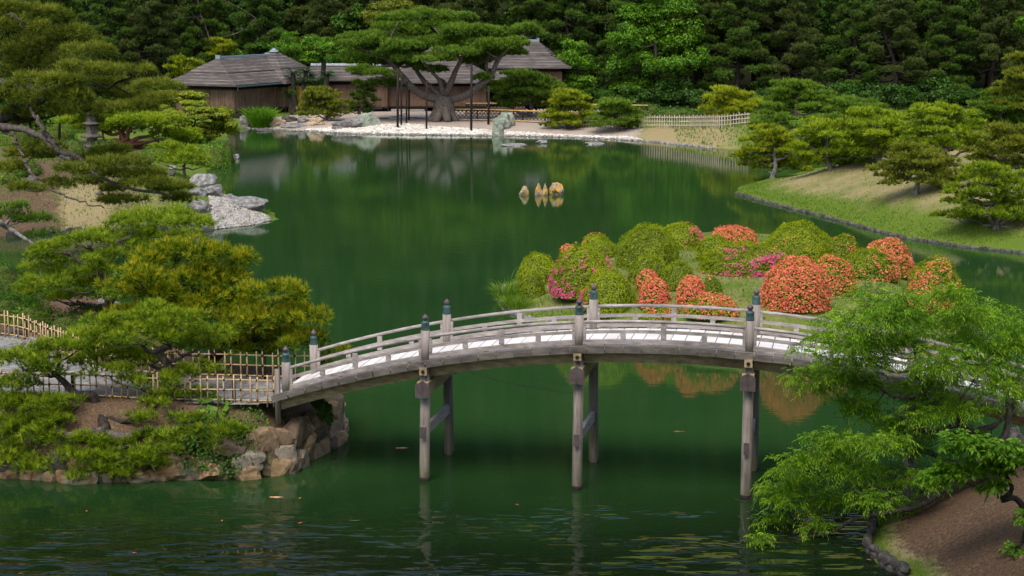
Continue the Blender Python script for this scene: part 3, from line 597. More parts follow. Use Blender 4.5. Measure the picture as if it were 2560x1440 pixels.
# ------------------------------------------------------------------ foliage generators (numpy)
def unit(v): return v / (np.linalg.norm(v, axis=-1, keepdims=True) + 1e-9)
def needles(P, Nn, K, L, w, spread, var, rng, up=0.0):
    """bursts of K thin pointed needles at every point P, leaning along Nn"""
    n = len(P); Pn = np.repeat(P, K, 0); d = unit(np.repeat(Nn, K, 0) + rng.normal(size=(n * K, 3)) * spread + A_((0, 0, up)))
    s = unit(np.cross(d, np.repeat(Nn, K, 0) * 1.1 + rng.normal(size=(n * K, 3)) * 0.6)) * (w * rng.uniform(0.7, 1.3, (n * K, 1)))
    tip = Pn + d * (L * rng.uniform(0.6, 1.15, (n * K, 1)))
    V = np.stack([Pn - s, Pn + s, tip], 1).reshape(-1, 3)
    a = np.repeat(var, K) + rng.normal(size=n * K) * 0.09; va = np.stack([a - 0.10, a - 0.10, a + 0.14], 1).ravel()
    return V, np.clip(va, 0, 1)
def leaves(P, Nn, size, aspect, var, rng, tilt=0.6, droop=0.0):
    """one diamond-shaped leaf at every point"""
    n = len(P); nn = unit(Nn + rng.normal(size=(n, 3)) * tilt)
    d = unit(np.cross(nn, rng.normal(size=(n, 3)))); d = unit(d + A_((0, 0, -droop))); s = unit(np.cross(nn, d))
    L = size * rng.uniform(0.65, 1.25, (n, 1)); w = L * aspect * 0.5
    V = np.stack([P - d * L * 0.5, P + s * w - d * L * 0.05, P + d * L * 0.5, P - s * w - d * L * 0.05], 1).reshape(-1, 3)
    return V, np.clip(np.repeat(var + rng.normal(size=n) * 0.10, 4), 0, 1)
def tri_mesh(name, V, a, m, parent, off): return mesh(name, V, [np.arange(len(V)).reshape(-1, 3)], m, attr=a, parent=parent, off=off)
def quad_mesh(name, V, a, m, parent, off): return mesh(name, V, [np.arange(len(V)).reshape(-1, 4)], m, attr=a, parent=parent, off=off)

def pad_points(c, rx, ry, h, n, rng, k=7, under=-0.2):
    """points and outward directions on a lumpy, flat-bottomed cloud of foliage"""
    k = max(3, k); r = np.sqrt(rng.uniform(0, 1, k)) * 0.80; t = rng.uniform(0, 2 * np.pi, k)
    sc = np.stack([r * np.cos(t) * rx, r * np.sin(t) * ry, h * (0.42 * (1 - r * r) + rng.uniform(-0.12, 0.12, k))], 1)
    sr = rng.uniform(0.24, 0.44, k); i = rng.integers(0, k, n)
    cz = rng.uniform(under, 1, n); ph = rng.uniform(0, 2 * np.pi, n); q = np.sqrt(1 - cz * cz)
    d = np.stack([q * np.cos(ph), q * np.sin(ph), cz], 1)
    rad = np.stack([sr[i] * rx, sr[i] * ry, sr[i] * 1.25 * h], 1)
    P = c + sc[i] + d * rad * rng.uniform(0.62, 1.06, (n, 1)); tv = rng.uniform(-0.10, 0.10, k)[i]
    return P, d, tv + 0.42 * cz - 0.14  # tone climbs from underside to top: fresh shoots plus painted top light
def limb(a, b, r0, r1, rng, sag=0.12, wig=0.08, n=9):
    L = np.linalg.norm(b - a); mid = lerp(a, b, 0.5) + A_((0, 0, -sag * L)) + rng.normal(size=3) * wig * L * 0.5
    q1 = lerp(a, mid, 0.5) + rng.normal(size=3) * wig * L * 0.4; q2 = lerp(mid, b, 0.5) + rng.normal(size=3) * wig * L * 0.4
    P = crom([a, q1, mid, q2, b], n); return P, np.linspace(r0, r1, n)
def skeleton(mb, trunk, rads, pads, rng, sides=8, twig=True):
    """trunk polyline plus one limb to the underside of every pad"""
    T = crom(trunk, max(12, 5 * len(trunk))); R = np.interp(np.linspace(0, 1, len(T)), np.linspace(0, 1, len(rads)), rads)
    mb.tube(T, R, sides + 4)
    nodes = [(T[i], R[i]) for i in range(len(T) // 4, len(T))]
    order = sorted(range(len(pads)), key=lambda j: np.linalg.norm(pads[j][0] - T[-1]))
    for j in order:
        c, rx, ry, h = pads[j][:4]; e = c + A_((0, 0, -0.05 * h)); best = None
        for p, r in nodes:
            dv = e - p; hd = math.hypot(dv[0], dv[1]); L = np.linalg.norm(dv)
            cost = L + max(0, -(dv[2] - 0.05 * hd)) * 1.6 - r * 2.0
            if best is None or cost < best[0]: best = (cost, p, r, L)
        _, p, r, L = best
        if L < 0.05: continue
        r0 = min(r * 0.75, 0.03 + 0.045 * L + 0.02 * rx); P, Rr = limb(p, e, r0, r0 * 0.45, rng)
        mb.tube(P, Rr, max(5, sides - 2)); nodes += [(P[i], Rr[i]) for i in range(3, len(P), 2)]
        if twig:
            for _ in range(3):
                f = rng.uniform(0, 2 * np.pi); g = c + A_((math.cos(f) * rx * 0.6, math.sin(f) * ry * 0.6, 0.15 * h)); Q, Rq = limb(P[-3], g, Rr[-3] * 0.6, Rr[-1] * 0.3, rng, 0.02, 0.06, 5); mb.tube(Q, Rq, 5)
def pine(name, label, base, pads, trunk, rads, leaf='pine_mid', bark='bark', dens=90, K=9, L=0.16, w=0.011, spread=0.55, seed=0, cat="pine tree", group=None, bias=0.45, under=-0.2, candles=0, up=0.35, twig=True, jit=0.18):
    """pads: (centre, rx, ry, h[, tone])"""
    rng = np.random.default_rng(seed); base = A_(base, float); t = empty(name, base, label, cat, group)
    mb = MB(); skeleton(mb, trunk, rads, pads, rng, twig=twig); mb.build("trunk", M[bark], t, base, True)
    Vs, As = [], []
    for pd in pads:
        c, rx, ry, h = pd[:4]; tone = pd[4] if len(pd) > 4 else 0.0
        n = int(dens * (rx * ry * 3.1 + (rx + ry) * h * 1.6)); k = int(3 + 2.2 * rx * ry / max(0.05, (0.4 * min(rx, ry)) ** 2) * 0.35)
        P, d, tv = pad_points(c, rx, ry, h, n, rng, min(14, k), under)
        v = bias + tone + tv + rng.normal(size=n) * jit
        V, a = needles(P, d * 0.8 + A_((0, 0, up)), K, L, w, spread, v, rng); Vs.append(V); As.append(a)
        if candles:
            m_ = rng.random(n) < candles * (d[:, 2] > 0.35); V, a = needles(P[m_], A_([(0, 0, 1.0)]) + 0 * P[m_], 6, L * 1.5, w * 1.1, 0.16, np.full(m_.sum(), 0.28), rng); Vs.append(V); As.append(a)
    tri_mesh("crown", np.concatenate(Vs), np.concatenate(As), M[leaf], t, base); return t
def px_pads(L, Y, rng, dd=1.0, flat=1.0):
    """pads given by where they show: (px, py, width, height[, depth offset, tone])"""
    out = []
    for q in L:
        px, py, wp, hp = q[:4]; dy = q[4] if len(q) > 4 else rng.uniform(-dd, dd); Yq = Y + dy; s = mpp(Yq)
        rx = wp * s / 2; ry = rx * 0.8; al = abs((py + 10) / F_PX) + 0.02; h = max(0.30 * rx, hp * s - 1.3 * ry * al) * flat
        c = D(px, py, Yq) - A_((0, 0, h * 0.35)); out.append((c, rx, ry, h, q[5] if len(q) > 5 else 0.0))
    return out
def auto_pads(box, Y, n, rng, dd=None, hfrac=0.105, wfrac=0.36, top=0.55):
    """pads filling a layered dome whose outline is the box (x0,y0,x1,y1) in the photo"""
    x0, y0, x1, y1 = box; L = []; wd, hg = x1 - x0, y1 - y0; dd = dd if dd is not None else wd * mpp(Y) * 0.26
    k = 0
    for i in range(n):
        t = ((i + 0.5) / n) ** 0.85; py = y0 + hg * (0.09 + 0.82 * t); half = 0.5 * (top * 0.35 + (1 - top * 0.35) * min(1, 1.25 * t ** 0.6)) * (1 - 0.25 * max(0, t - 0.75))
        u = ((k * 0.618) % 1) * 2 - 1; k += 1
        px = (x0 + x1) / 2 + u * half * wd * (1 - wfrac * 0.55) + rng.uniform(-0.03, 0.03) * wd
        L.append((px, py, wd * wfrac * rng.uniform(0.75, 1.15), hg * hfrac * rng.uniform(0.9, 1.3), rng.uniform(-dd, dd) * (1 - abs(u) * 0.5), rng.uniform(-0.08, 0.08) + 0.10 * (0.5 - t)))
    return px_pads(L, Y, rng)
def foot_at(land, foot):
    if len(foot) == 2: return land.hit(*foot)
    x = D(foot[0], 250, foot[2])[0]; return A_((x, foot[2], float(land.h(x, foot[2]))))
def niwaki(label, land, foot, box, n, seed, name="garden_pine", lean=0.0, tr=None, **k):
    rng = np.random.default_rng(seed + 100); b = foot_at(land, foot); Y = b[1]; s = mpp(Y); pads = auto_pads(box, Y, n, rng)
    tx = (box[0] + box[2]) / 2; top = D(tx, lerp(box[1], box[3], 0.35), Y); H = top[2] - b[2]; r0 = tr or 0.05 + 0.055 * H
    trunk = [b - A_((0, 0, 0.3)), b + A_((0, 0, 0.1)), lerp(b, top, 0.3) + A_((rng.uniform(-.25, .25) * H * 0.6 + lean, rng.uniform(-.1, .1) * H, 0)), lerp(b, top, 0.62) + A_((rng.uniform(-.2, .2) * H * 0.6, rng.uniform(-.1, .1) * H, 0)), top]
    far = max(1.0, Y / 60.0)
    a = dict(under=-.05, candles=.06, dens=62 / far ** 0.75, K=9, L=0.18 * far ** 0.75, w=0.016 * far ** 0.95, spread=.42, jit=.26); a.update(k)
    return pine(name, label, b, pads, trunk, [r0 * 1.3, r0, r0 * 0.8, r0 * 0.6, r0 * 0.35], seed=seed, **a)

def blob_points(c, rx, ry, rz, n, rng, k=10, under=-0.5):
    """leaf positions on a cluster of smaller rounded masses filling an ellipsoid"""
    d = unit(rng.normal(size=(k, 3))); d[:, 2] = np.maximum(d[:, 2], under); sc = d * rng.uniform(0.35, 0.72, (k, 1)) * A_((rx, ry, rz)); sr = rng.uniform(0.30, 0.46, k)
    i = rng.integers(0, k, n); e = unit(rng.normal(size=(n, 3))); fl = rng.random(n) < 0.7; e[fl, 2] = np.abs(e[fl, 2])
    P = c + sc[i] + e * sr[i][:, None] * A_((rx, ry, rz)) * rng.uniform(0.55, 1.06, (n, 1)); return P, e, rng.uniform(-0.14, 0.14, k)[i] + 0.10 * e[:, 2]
def leafy(name, label, base, blobs, leaf='leaf_bright', bark='bark_dark', size=0.12, aspect=0.5, dens=60, seed=0, cat="tree", group=None, trunk=None, rads=None, bias=0.45, tilt=0.55, droop=0.1, k=10, stem=True, under=-0.5, part="crown"):
    rng = np.random.default_rng(seed); base = A_(base, float); t = empty(name, base, label, cat, group)
    if stem:
        mb = MB(); top = sum(b[0] for b in blobs) / len(blobs)
        trunk = trunk or [base - A_((0, 0, 0.2)), lerp(base, top, 0.4) + rng.normal(size=3) * 0.05 * np.linalg.norm(top - base), top]
        r0 = 0.04 + 0.03 * np.linalg.norm(top - base); skeleton(mb, trunk, rads or [r0 * 1.3, r0, r0 * 0.6], [(b[0], b[1], b[2], b[3]) for b in blobs], rng, 6, twig=False); mb.build("trunk", M[bark], t, base, True)
    Vs, As = [], []
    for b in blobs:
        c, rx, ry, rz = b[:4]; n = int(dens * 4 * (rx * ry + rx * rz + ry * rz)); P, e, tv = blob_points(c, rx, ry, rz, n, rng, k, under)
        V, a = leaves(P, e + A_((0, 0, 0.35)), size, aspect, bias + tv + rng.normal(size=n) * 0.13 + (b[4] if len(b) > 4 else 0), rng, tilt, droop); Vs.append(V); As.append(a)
    quad_mesh(part, np.concatenate(Vs), np.concatenate(As), M[leaf], t, base); return t
def px_blobs(L, Y, dd, rng):
    out = []
    for q in L:
        px, py, wp, hp = q[:4]; Yq = Y + (q[4] if len(q) > 4 else rng.uniform(-dd, dd)); s = mpp(Yq); rx = wp * s / 2; rz = hp * s / 2
        out.append((D(px, py, Yq), rx, rx * 0.85, rz, q[5] if len(q) > 5 else 0.0))
    return out
def bush(label, land, foot, wp, hp, leaf, seed, size=0.07, dens=160, name="clipped_bush", group=None, cat="shrub", rough=0.06, bias=0.45, aspect=0.55):
    """a dense rounded bush whose foot is at a photo position"""
    b = foot_at(land, foot); s = mpp(b[1]); rx, rz = wp * s / 2, hp * s; rng = np.random.default_rng(seed); n = int(dens * rx * (rx + rz) * 3.2)
    cz = rng.uniform(-0.12, 1, n); ph = rng.uniform(0, 2 * np.pi, n); q = np.sqrt(1 - np.clip(cz, 0, 1) ** 2.2)
    d = np.stack([q * np.cos(ph), q * np.sin(ph), cz], 1)
    lump = np.array([mnoise.noise(Vector(v * 2.6 + seed)) for v in d[:, :]]); P = b + d * A_((rx, rx * 0.9, rz)) * ((1 + rough * 2 * lump) * rng.uniform(0.86, 1.04, n))[:, None]
    t = empty(name, b, label, cat, group); V, a = leaves(P, d + A_((0, 0, 0.2)), size, aspect, bias + 0.5 * lump + rng.normal(size=n) * 0.14, rng, 0.6)
    quad_mesh("foliage", V, a, M[leaf], t, b); core(t, b, rx * 0.84, rx * 0.76, rz * 0.86); return t
def core(t, b, rx, ry, rz):
    V, Fc = ico(3); V = V.copy(); V[:, 2] = np.maximum(V[:, 2], -0.12); mesh("branches", b + V * A_((rx, ry, rz)), [Fc], M['twigs'], smooth=True, parent=t, off=b)
M['twigs'] = plain('twigs_inside', (0.075, 0.095, 0.014), 0.95, 0, 0.5, 30)

# ------------------------------------------------------------------ forest behind the garden
def forest_pine_mesh(seed, H=17.0, leafless=0.35, n_pad=26, slim=1.0):
    rng = np.random.default_rng(seed); mb = MB(); top = A_((rng.normal() * 0.6, rng.normal() * 0.6, H * 0.97))
    T = [A_((0, 0, -0.6)), A_((rng.normal() * .3, 0, H * .3)), A_((rng.normal() * .7, rng.normal() * .5, H * .65)), top]; pads = []
    for i in range(n_pad):
        t = (i + 0.5) / n_pad; z = H * (leafless + (1 - leafless) * t); R = slim * H * 0.25 * (1.05 - t) ** 0.6 * rng.uniform(0.35, 1.1); f = i * 2.4 + rng.normal() * 0.3
        rx = rng.uniform(0.95, 1.7) * (1.15 - 0.4 * t); pads.append((A_((math.cos(f) * R, math.sin(f) * R, z)), rx, rx * rng.uniform(.8, 1.1), rng.uniform(0.7, 1.2)))
    skeleton(mb, T, [0.34, 0.28, 0.18, 0.05], pads, rng, 6, twig=False)
    Vs, As = [], []
    for c, rx, ry, h in pads:
        n = int(120 * rx * ry); P, d, tv = pad_points(c, rx, ry, h, n, rng, 8, -0.5); V, a = needles(P, d * 0.8 + A_((0, 0, 0.3)), 6, 0.42, 0.042, 0.6, 0.45 + tv + rng.normal(size=n) * 0.16, rng); Vs.append(V); As.append(a)
    return mb, np.concatenate(Vs), np.concatenate(As)
def proto(name, label, cat, group, mb, V, a, leaf, bark, quads=False):
    t = empty(name, (0, 0, 0), label, cat, group); mb.build("trunk", M[bark], t, None, True); (quad_mesh if quads else tri_mesh)("crown", V, a, M[leaf], t, None); return t
def dup(root, loc, rz, s=1.0, label=None, group=None):
    r = root.copy(); col.objects.link(r); r.location = tuple(float(q) for q in loc); r.rotation_euler = (0, 0, rz); r.scale = (s, s, s)
    if label: r["label"] = label
    if group: r["group"] = group
    for ch in list(root.children):
        c = ch.copy(); col.objects.link(c); c.parent = r
    return r
LBL_F = "tall dark pine in the shaded wood behind the garden"; GRP_F = "tall dark pines of the wood"
M['bark_shade'] = bark_mat('bark_shade', (0.010, 0.008, 0.007), (0.035, 0.029, 0.024))
protos = []
for i, (sd, ll) in enumerate([(1, .14), (2, .2), (3, .08), (4, .26)]):
    mb, V, a = forest_pine_mesh(sd, 17, ll, 46); protos.append(proto("forest_pine", LBL_F, "pine tree", GRP_F, mb, V, a, 'pine_wood' if i in (1, 3) else 'pine_dark', 'bark_shade'))
def forest_broad_mesh(seed, H=13.0):
    rng = np.random.default_rng(seed); mb = MB(); blobs = []
    for i in range(13):
        t = (i + .5) / 13; f = i * 2.4; R = H * 0.27 * math.sin(min(1, .25 + t) * 2.2) * rng.uniform(.5, 1.0); blobs.append((A_((math.cos(f) * R, math.sin(f) * R, H * (0.2 + 0.72 * t))), 2.0, 2.0, 1.6))
    skeleton(mb, [A_((0, 0, -.5)), A_((.2, 0, H * .4)), A_((0, .2, H * .8))], [.28, .22, .1], blobs, rng, 6, twig=False); Vs, As = [], []
    for c, rx, ry, rz in blobs:
        n = 620; P, e, tv = blob_points(c, rx, ry, rz, n, rng, 8); V, a = leaves(P, e + A_((0, 0, .35)), 0.36, 0.6, 0.45 + tv + rng.normal(size=n) * .14, rng, .55, .1); Vs.append(V); As.append(a)
    return mb, np.concatenate(Vs), np.concatenate(As)
LBL_B = "dark broadleaf tree filling the shaded wood behind the garden"; GRP_B = "dark broadleaf trees of the wood"
bprotos = []
for sd in (5, 6, 7): mb, V, a = forest_broad_mesh(sd); bprotos.append(proto("forest_tree", LBL_B, "tree", GRP_B, mb, V, a, 'leaf_deep' if sd == 6 else 'leaf_dark', 'bark_dark', True))
frng = np.random.default_rng(77); fpos = []
for row, (Y, step, hs) in enumerate([(192, 130, 0.84), (199, 130, 1.0), (206, 140, 1.15)]):
    px = -260 + row * 60
    while px < 2820:
        x = D(px, 200, Y)[0] + frng.normal() * 0.6; yy = Y + frng.normal() * 1.3; yy += 7 if 380 < px < 1480 else 0; x = D(px, 200, yy)[0]; fpos.append((x, yy, row, hs * frng.uniform(0.85, 1.15), frng.uniform(0, 6.28))); px += step * frng.uniform(0.75, 1.25)
used = set()
for j, (x, y, row, s, rz) in enumerate(fpos):
    pool = (protos + bprotos + bprotos[1:]) if row else (protos + bprotos[:1]); p = pool[int(frng.integers(0, len(pool)))]; z = float(LM.h(x, y)) - 0.1
    if p.name not in used: used.add(p.name); p.location = (x, y, z); p.rotation_euler = (0, 0, rz); p.scale = (s,) * 3
    else: dup(p, (x, y, z), rz, s)
# the wooded hillside behind, one mass that only shows mirrored in the pond and between the trunks
def hillside():
    rng = np.random.default_rng(9); n = 2600; x = rng.uniform(-170, 170, n); y = 216 + rng.uniform(0, 1, n) ** 1.2 * 120; z = LM.h(x, y); Vs, As = [], []
    for i in range(n):
        c = A_((x[i], y[i], z[i] + 4.0)); m_ = 70; e = unit(rng.normal(size=(m_, 3))); e[:, 2] = np.abs(e[:, 2]); P = c + e * A_((3.2, 3.2, 4.5)) * rng.uniform(.6, 1.05, (m_, 1))
        V, a = leaves(P, e, 1.5, 0.7, 0.4 + rng.normal() * 0.2 + rng.normal(size=m_) * .15, rng, .5); Vs.append(V); As.append(a)
    o = quad_mesh("forest", np.concatenate(Vs), np.concatenate(As), M['leaf_hill'], None, None); tag(o, kind='stuff')
M['leaf_hill'] = leaf_mat('leaves_hillside', (0.006, 0.016, 0.004), (0.015, 0.036, 0.007), (0.034, 0.066, 0.011))
hillside()
# the trees that crowd round the viewpoint hill (behind and beside the camera)
def viewpoint_trees():
    rng = np.random.default_rng(19); Vs, As = [], []
    for x, y in ((-15, 6), (15, 4), (-10, -9), (9, -11), (24, 13), (-26, 14), (0, -16), (34, 4), (-36, 4), (-20, -14), (21, -12), (36, 20), (-40, 20)):
        z0 = 10.2 - max(0, y - 2) * .43
        for k in range(9):
            c = A_((x, y, z0 + 3.5)) + rng.normal(size=3) * A_((1.6, 1.6, .6)) + A_((0, 0, k * 1.0)); n = 150; e = unit(rng.normal(size=(n, 3))); P = c + e * A_((2.6, 2.6, 1.8)) * rng.uniform(.5, 1.05, (n, 1))
            V, a = leaves(P, e, .8, .6, .4 + rng.normal(size=n) * .2, rng, .5); Vs.append(V); As.append(a)
    for k in range(85):      # unseen trunkless crowns, added overhead to shade the near water
        c = A_((rng.uniform(-17, 17), rng.uniform(9, 25), rng.uniform(17.5, 22))); n = 110; e = unit(rng.normal(size=(n, 3))); P = c + e * A_((2.8, 2.8, 1.2)) * rng.uniform(.4, 1.05, (n, 1))
        V, a = leaves(P, e, .8, .6, .4 + rng.normal(size=n) * .2, rng, .5); Vs.append(V); As.append(a)
    tag(quad_mesh("forest", np.concatenate(Vs), np.concatenate(As), M['leaf_hill'], None, None), kind='stuff')
viewpoint_trees()
# undergrowth along the foot of the wood
def shrub_mesh(seed, leafsize=0.22):
    rng = np.random.default_rng(seed); n = 1500; P, e, tv = blob_points(A_((0, 0, .9)), 1.7, 1.5, 1.3, n, rng, 9, -.3); return leaves(P, e + A_((0, 0, .3)), leafsize, .55, .42 + tv + rng.normal(size=n) * .14, rng, .55, .1)
LBL_U = "dark leafy shrub growing under the trees at the edge of the wood"; GRP_U = "shrubs under the wood"
sp_ = []
for sd, lf in ((1, 'leaf_dark'), (2, 'leaf_deep'), (3, 'leaf_dark')):
    V, a = shrub_mesh(sd); t = empty("woodland_shrub", (0, 0, 0), LBL_U, "shrub", GRP_U); quad_mesh("foliage", V, a, M[lf], t, None); sp_.append(t)
k = 0
for px in list(range(-40, 2640, 50)) + list(range(-20, 2640, 64)):
    Y = frng.uniform(183, 188) + (7 if 380 < px < 1500 else 0) + (6 if k > 53 else 0); x = D(px, 250, Y)[0]; t = sp_[k % 3]; loc = (x, Y, float(LM.h(x, Y)) - 0.1); s = frng.uniform(.9, 1.7)
    if k < 3: t.location = loc; t.scale = (s,) * 3
    else: dup(t, loc, frng.uniform(0, 6.28), s)
    k += 1
# ------------------------------------------------------------------ near bank pines
rg = np.random.default_rng(21)
def near_pine(name, label, foot, Y, tr, rads, pads, dd, seed, kw=1.05, kh=1.0, **k):
    b = LA.hit(*foot) if foot else None
    T = [D(px, py, Y + dy) for px, py, dy in tr]
    if b is not None: T = [b - A_((0, 0, .25)), b] + T
    r0_ = np.random.default_rng(seed + 7); P2 = []
    for q in pads:
        dy = q[4] if len(q) > 4 else r0_.uniform(-dd, dd)
        if q[1] > 985: dy = min(dy, LA.hit(q[0], min(1185, q[1] + q[3] * .3))[1] - .30 - Y)
        P2.append((q[0], q[1], q[2] * kw, q[3] * kh, dy))
    P = px_pads(P2, Y, r0_, dd)
    return pine(name, label, b if b is not None else T[0], P, T, rads, seed=seed, **k)
near_pine("garden_pine", "low leaning pine with crooked dark trunk spilling over the stone bank", (262, 1082), 45.2,
    [(240, 1020, 0), (232, 990, .1), (190, 985, .1), (160, 955, .2), (120, 920, .3)], [.17, .15, .13, .12, .11, .09, .05],
    [(55, 895, 200, 80), (150, 868, 170, 60), (20, 960, 150, 70), (110, 925, 120, 50), (55, 1010, 180, 56), (150, 1000, 110, 40), (140, 1045, 130, 44), (60, 1085, 190, 80, -.3), (20, 1050, 120, 60), (205, 1105, 120, 64, -.6), (125, 1165, 140, 54, -.9), (240, 1170, 130, 60, -1.0), (330, 1140, 170, 74, -.8), (290, 1110, 110, 44, -.6), (430, 1120, 130, 54, -.6), (400, 1085, 110, 40, -.4), (555, 1072, 150, 66, -.5), (480, 1050, 110, 46, -.3), (20, 1125, 110, 60, -.7), (200, 1190, 110, 40, -1.0), (350, 1040, 90, 36), (60, 1150, 130, 50), (90, 1060, 130, 50), (180, 1140, 120, 50), (250, 1140, 110, 44), (370, 1160, 120, 44), (310, 1180, 110, 40), (470, 1090, 110, 44), (610, 1085, 90, 40), (520, 1110, 110, 40), (120, 1020, 100, 36), (0, 1000, 110, 50)],
    .5, 31, kw=1.12, kh=1.1, leaf='pine_bright', bark='bark_dark', dens=74, K=13, L=0.18, w=0.0095, spread=.46, jit=.24, bias=.42)
t1 = [o for o in col.objects if o.get("label", "").startswith("low leaning pine")][0]; mb = MB()
for L_, r0, r1 in (([(262, 1078), (215, 1082), (165, 1088), (135, 1062), (112, 1040), (70, 1045)], .13, .05), ([(265, 1085), (310, 1092), (350, 1078), (378, 1068), (420, 1082), (447, 1072), (470, 1062), (512, 1066)], .13, .04), ([(250, 1095), (290, 1120), (330, 1112)], .08, .03), ([(440, 1080), (400, 1108), (380, 1112)], .04, .015)):
    mb.tube(crom([D(x, y, LA.hit(x, y)[1] - .22) for x, y in L_], 22), np.linspace(r0, r1, 22), 9)
mb.build("limb", M['bark'], t1, A_(t1.location), True)
near_pine("garden_pine", "spreading pine with grey twisted trunk hanging over the front bamboo fence", (398, 1010), 45.9,
    [(408, 960, 0), (420, 915, .1), (395, 880, .1), (425, 860, .2), (385, 820, .2)], [.15, .14, .13, .115, .10, .08, .05],
    [(385, 778, 140, 56), (300, 800, 190, 64), (455, 800, 150, 64), (250, 835, 170, 50), (515, 830, 150, 60), (545, 862, 90, 52), (340, 835, 190, 70), (420, 838, 150, 66), (290, 870, 190, 64), (470, 868, 130, 54), (215, 895, 150, 60), (360, 895, 140, 50), (270, 925, 150, 50), (345, 955, 130, 50, -.5), (430, 945, 110, 44, -.5), (505, 925, 130, 66, -.3), (445, 985, 150, 56, -.5), (375, 1010, 90, 36, -.6), (500, 985, 90, 40, -.5), (225, 860, 120, 50)],
    .8, 32, leaf='pine_bright', bark='bark', dens=74, K=13, L=0.18, w=0.0095, spread=.46, jit=.24, bias=.50)
near_pine("garden_pine", "bushy pine with yellowing orange needles and upright green shoots by the bridge", (520, 915), 48.6,
    [(560, 860, .2), (600, 845, .4), (560, 790, .5), (500, 740, .5), (470, 680, .4)], [.24, .22, .21, .19, .15, .12, .07],
    [(480, 622, 190, 74), (400, 650, 170, 74), (545, 640, 150, 74), (350, 690, 130, 64), (460, 690, 210, 84), (570, 695, 170, 74), (300, 715, 120, 50), (400, 735, 190, 74), (520, 745, 210, 84), (620, 750, 140, 70), (690, 722, 170, 60), (750, 735, 80, 50), (700, 775, 220, 84), (640, 800, 190, 74), (760, 790, 110, 64), (560, 795, 200, 74), (450, 790, 190, 70), (340, 780, 130, 60), (690, 830, 190, 74), (775, 840, 90, 60), (740, 860, 120, 50), (600, 830, 170, 56), (480, 830, 160, 56), (400, 815, 130, 54), (325, 810, 90, 44), (640, 870, 130, 40), (840, 880, 70, 44, -.2), (815, 905, 70, 40, -.2)],
    1.1, 33, kw=1.08, kh=.95, leaf='pine_yellow', bark='bark_dark', dens=80, K=12, L=0.20, w=0.012, spread=.42, bias=.52, under=-.5, candles=.16, jit=.26)
near_pine("garden_pine", "layered green pine with bare grey limbs reaching over the water behind the yellowing pine", (262, 790), 55.2,
    [(275, 745, 0), (262, 700, .1), (225, 660, .2), (260, 620, .3), (330, 590, .3)], [.20, .18, .16, .14, .12, .10, .06],
    [(405, 540, 220, 66), (330, 555, 150, 54), (480, 558, 140, 50), (410, 580, 170, 44), (300, 590, 190, 56), (220, 600, 130, 44), (155, 615, 150, 48), (350, 615, 130, 44), (255, 640, 140, 44), (120, 640, 110, 46), (190, 665, 180, 56), (100, 672, 110, 44), (250, 672, 110, 44), (145, 705, 190, 60), (235, 712, 130, 50), (85, 725, 110, 44), (190, 740, 170, 48), (285, 735, 90, 40)],
    1.3, 34, leaf='pine_bright', bark='bark', dens=76, K=11, L=0.19, w=0.010, bias=.46)
# ------------------------------------------------------------------ pines and trees of the left bank
bX = LM.hit(-150, 520); T = [bX - A_((0, 0, .3)), bX, D(-120, 400, 86), D(-60, 330, 85), D(40, 280, 84), D(140, 230, 84), D(220, 180, 84)]
P = px_pads([(60, 60, 210, 60), (160, 95, 190, 50), (40, 120, 200, 60), (220, 125, 150, 46), (120, 150, 210, 50), (40, 180, 160, 56), (200, 175, 190, 44), (110, 205, 210, 50), (250, 205, 170, 44), (30, 240, 170, 56), (170, 240, 190, 48), (330, 180, 150, 40), (290, 235, 190, 46), (380, 215, 150, 36), (100, 275, 210, 44), (400, 250, 130, 34), (230, 272, 170, 40), (330, 268, 150, 34), (20, 300, 140, 44), (10, 20, 200, 60), (130, 35, 120, 40), (70, 385, 130, 36), (245, 395, 150, 40), (180, 425, 110, 34), (330, 435, 170, 44), (400, 470, 150, 40), (290, 470, 100, 30), (440, 495, 110, 30), (215, 455, 90, 28), (300, 405, 170, 36), (250, 430, 160, 36), (370, 455, 150, 36), (310, 500, 130, 30), (20, 420, 110, 36), (120, 370, 130, 34), (280, 375, 110, 30), (450, 470, 90, 28), (60, 470, 100, 30), (150, 460, 110, 30)], 82, rg, 4.0)
t = pine("spreading_pine", "big feathery olive green pine reaching in from the frame edge on the left bank", bX, P, T, [.5, .45, .4, .34, .26, .18, .08], leaf='pine_olive', bark='bark_dark', dens=46, K=10, L=0.34, w=0.015, seed=41, bias=.46, spread=.6, up=.25)
mb = MB()
for L_, r0, r1 in (([(-80, 300, 84), (0, 316, 83), (60, 320, 82.5), (110, 346, 82), (148, 382, 81.5), (190, 392, 81), (250, 440, 80.5), (330, 470, 80), (430, 490, 79.5)], .20, .05), ([(-60, 310, 84), (25, 330, 83), (45, 370, 82.5), (60, 392, 82)], .12, .05), ([(148, 382, 81.5), (110, 320, 82), (75, 270, 83)], .15, .07),
                   ([(60, 400, 82), (90, 445, 81.5), (160, 490, 81), (260, 520, 80)], .09, .03), ([(-20, 200, 84), (40, 215, 83.5), (100, 225, 83), (230, 230, 82)], .16, .05), ([(-30, 15, 84), (30, 35, 83), (60, 70, 83)], .08, .03)):
    Q = crom([D(*q) for q in L_], 26); Q[1:-1] += rg.normal(size=Q[1:-1].shape) * .06; mb.tube(Q, np.linspace(r0, r1, 26), 8)
mb.build("limb", M['bark'], t, bX, True)
T = [G(-60, 610, 0.6), D(-20, 555, 73), D(20, 570, 72.6), D(60, 595, 72.3), D(98, 618, 72)]
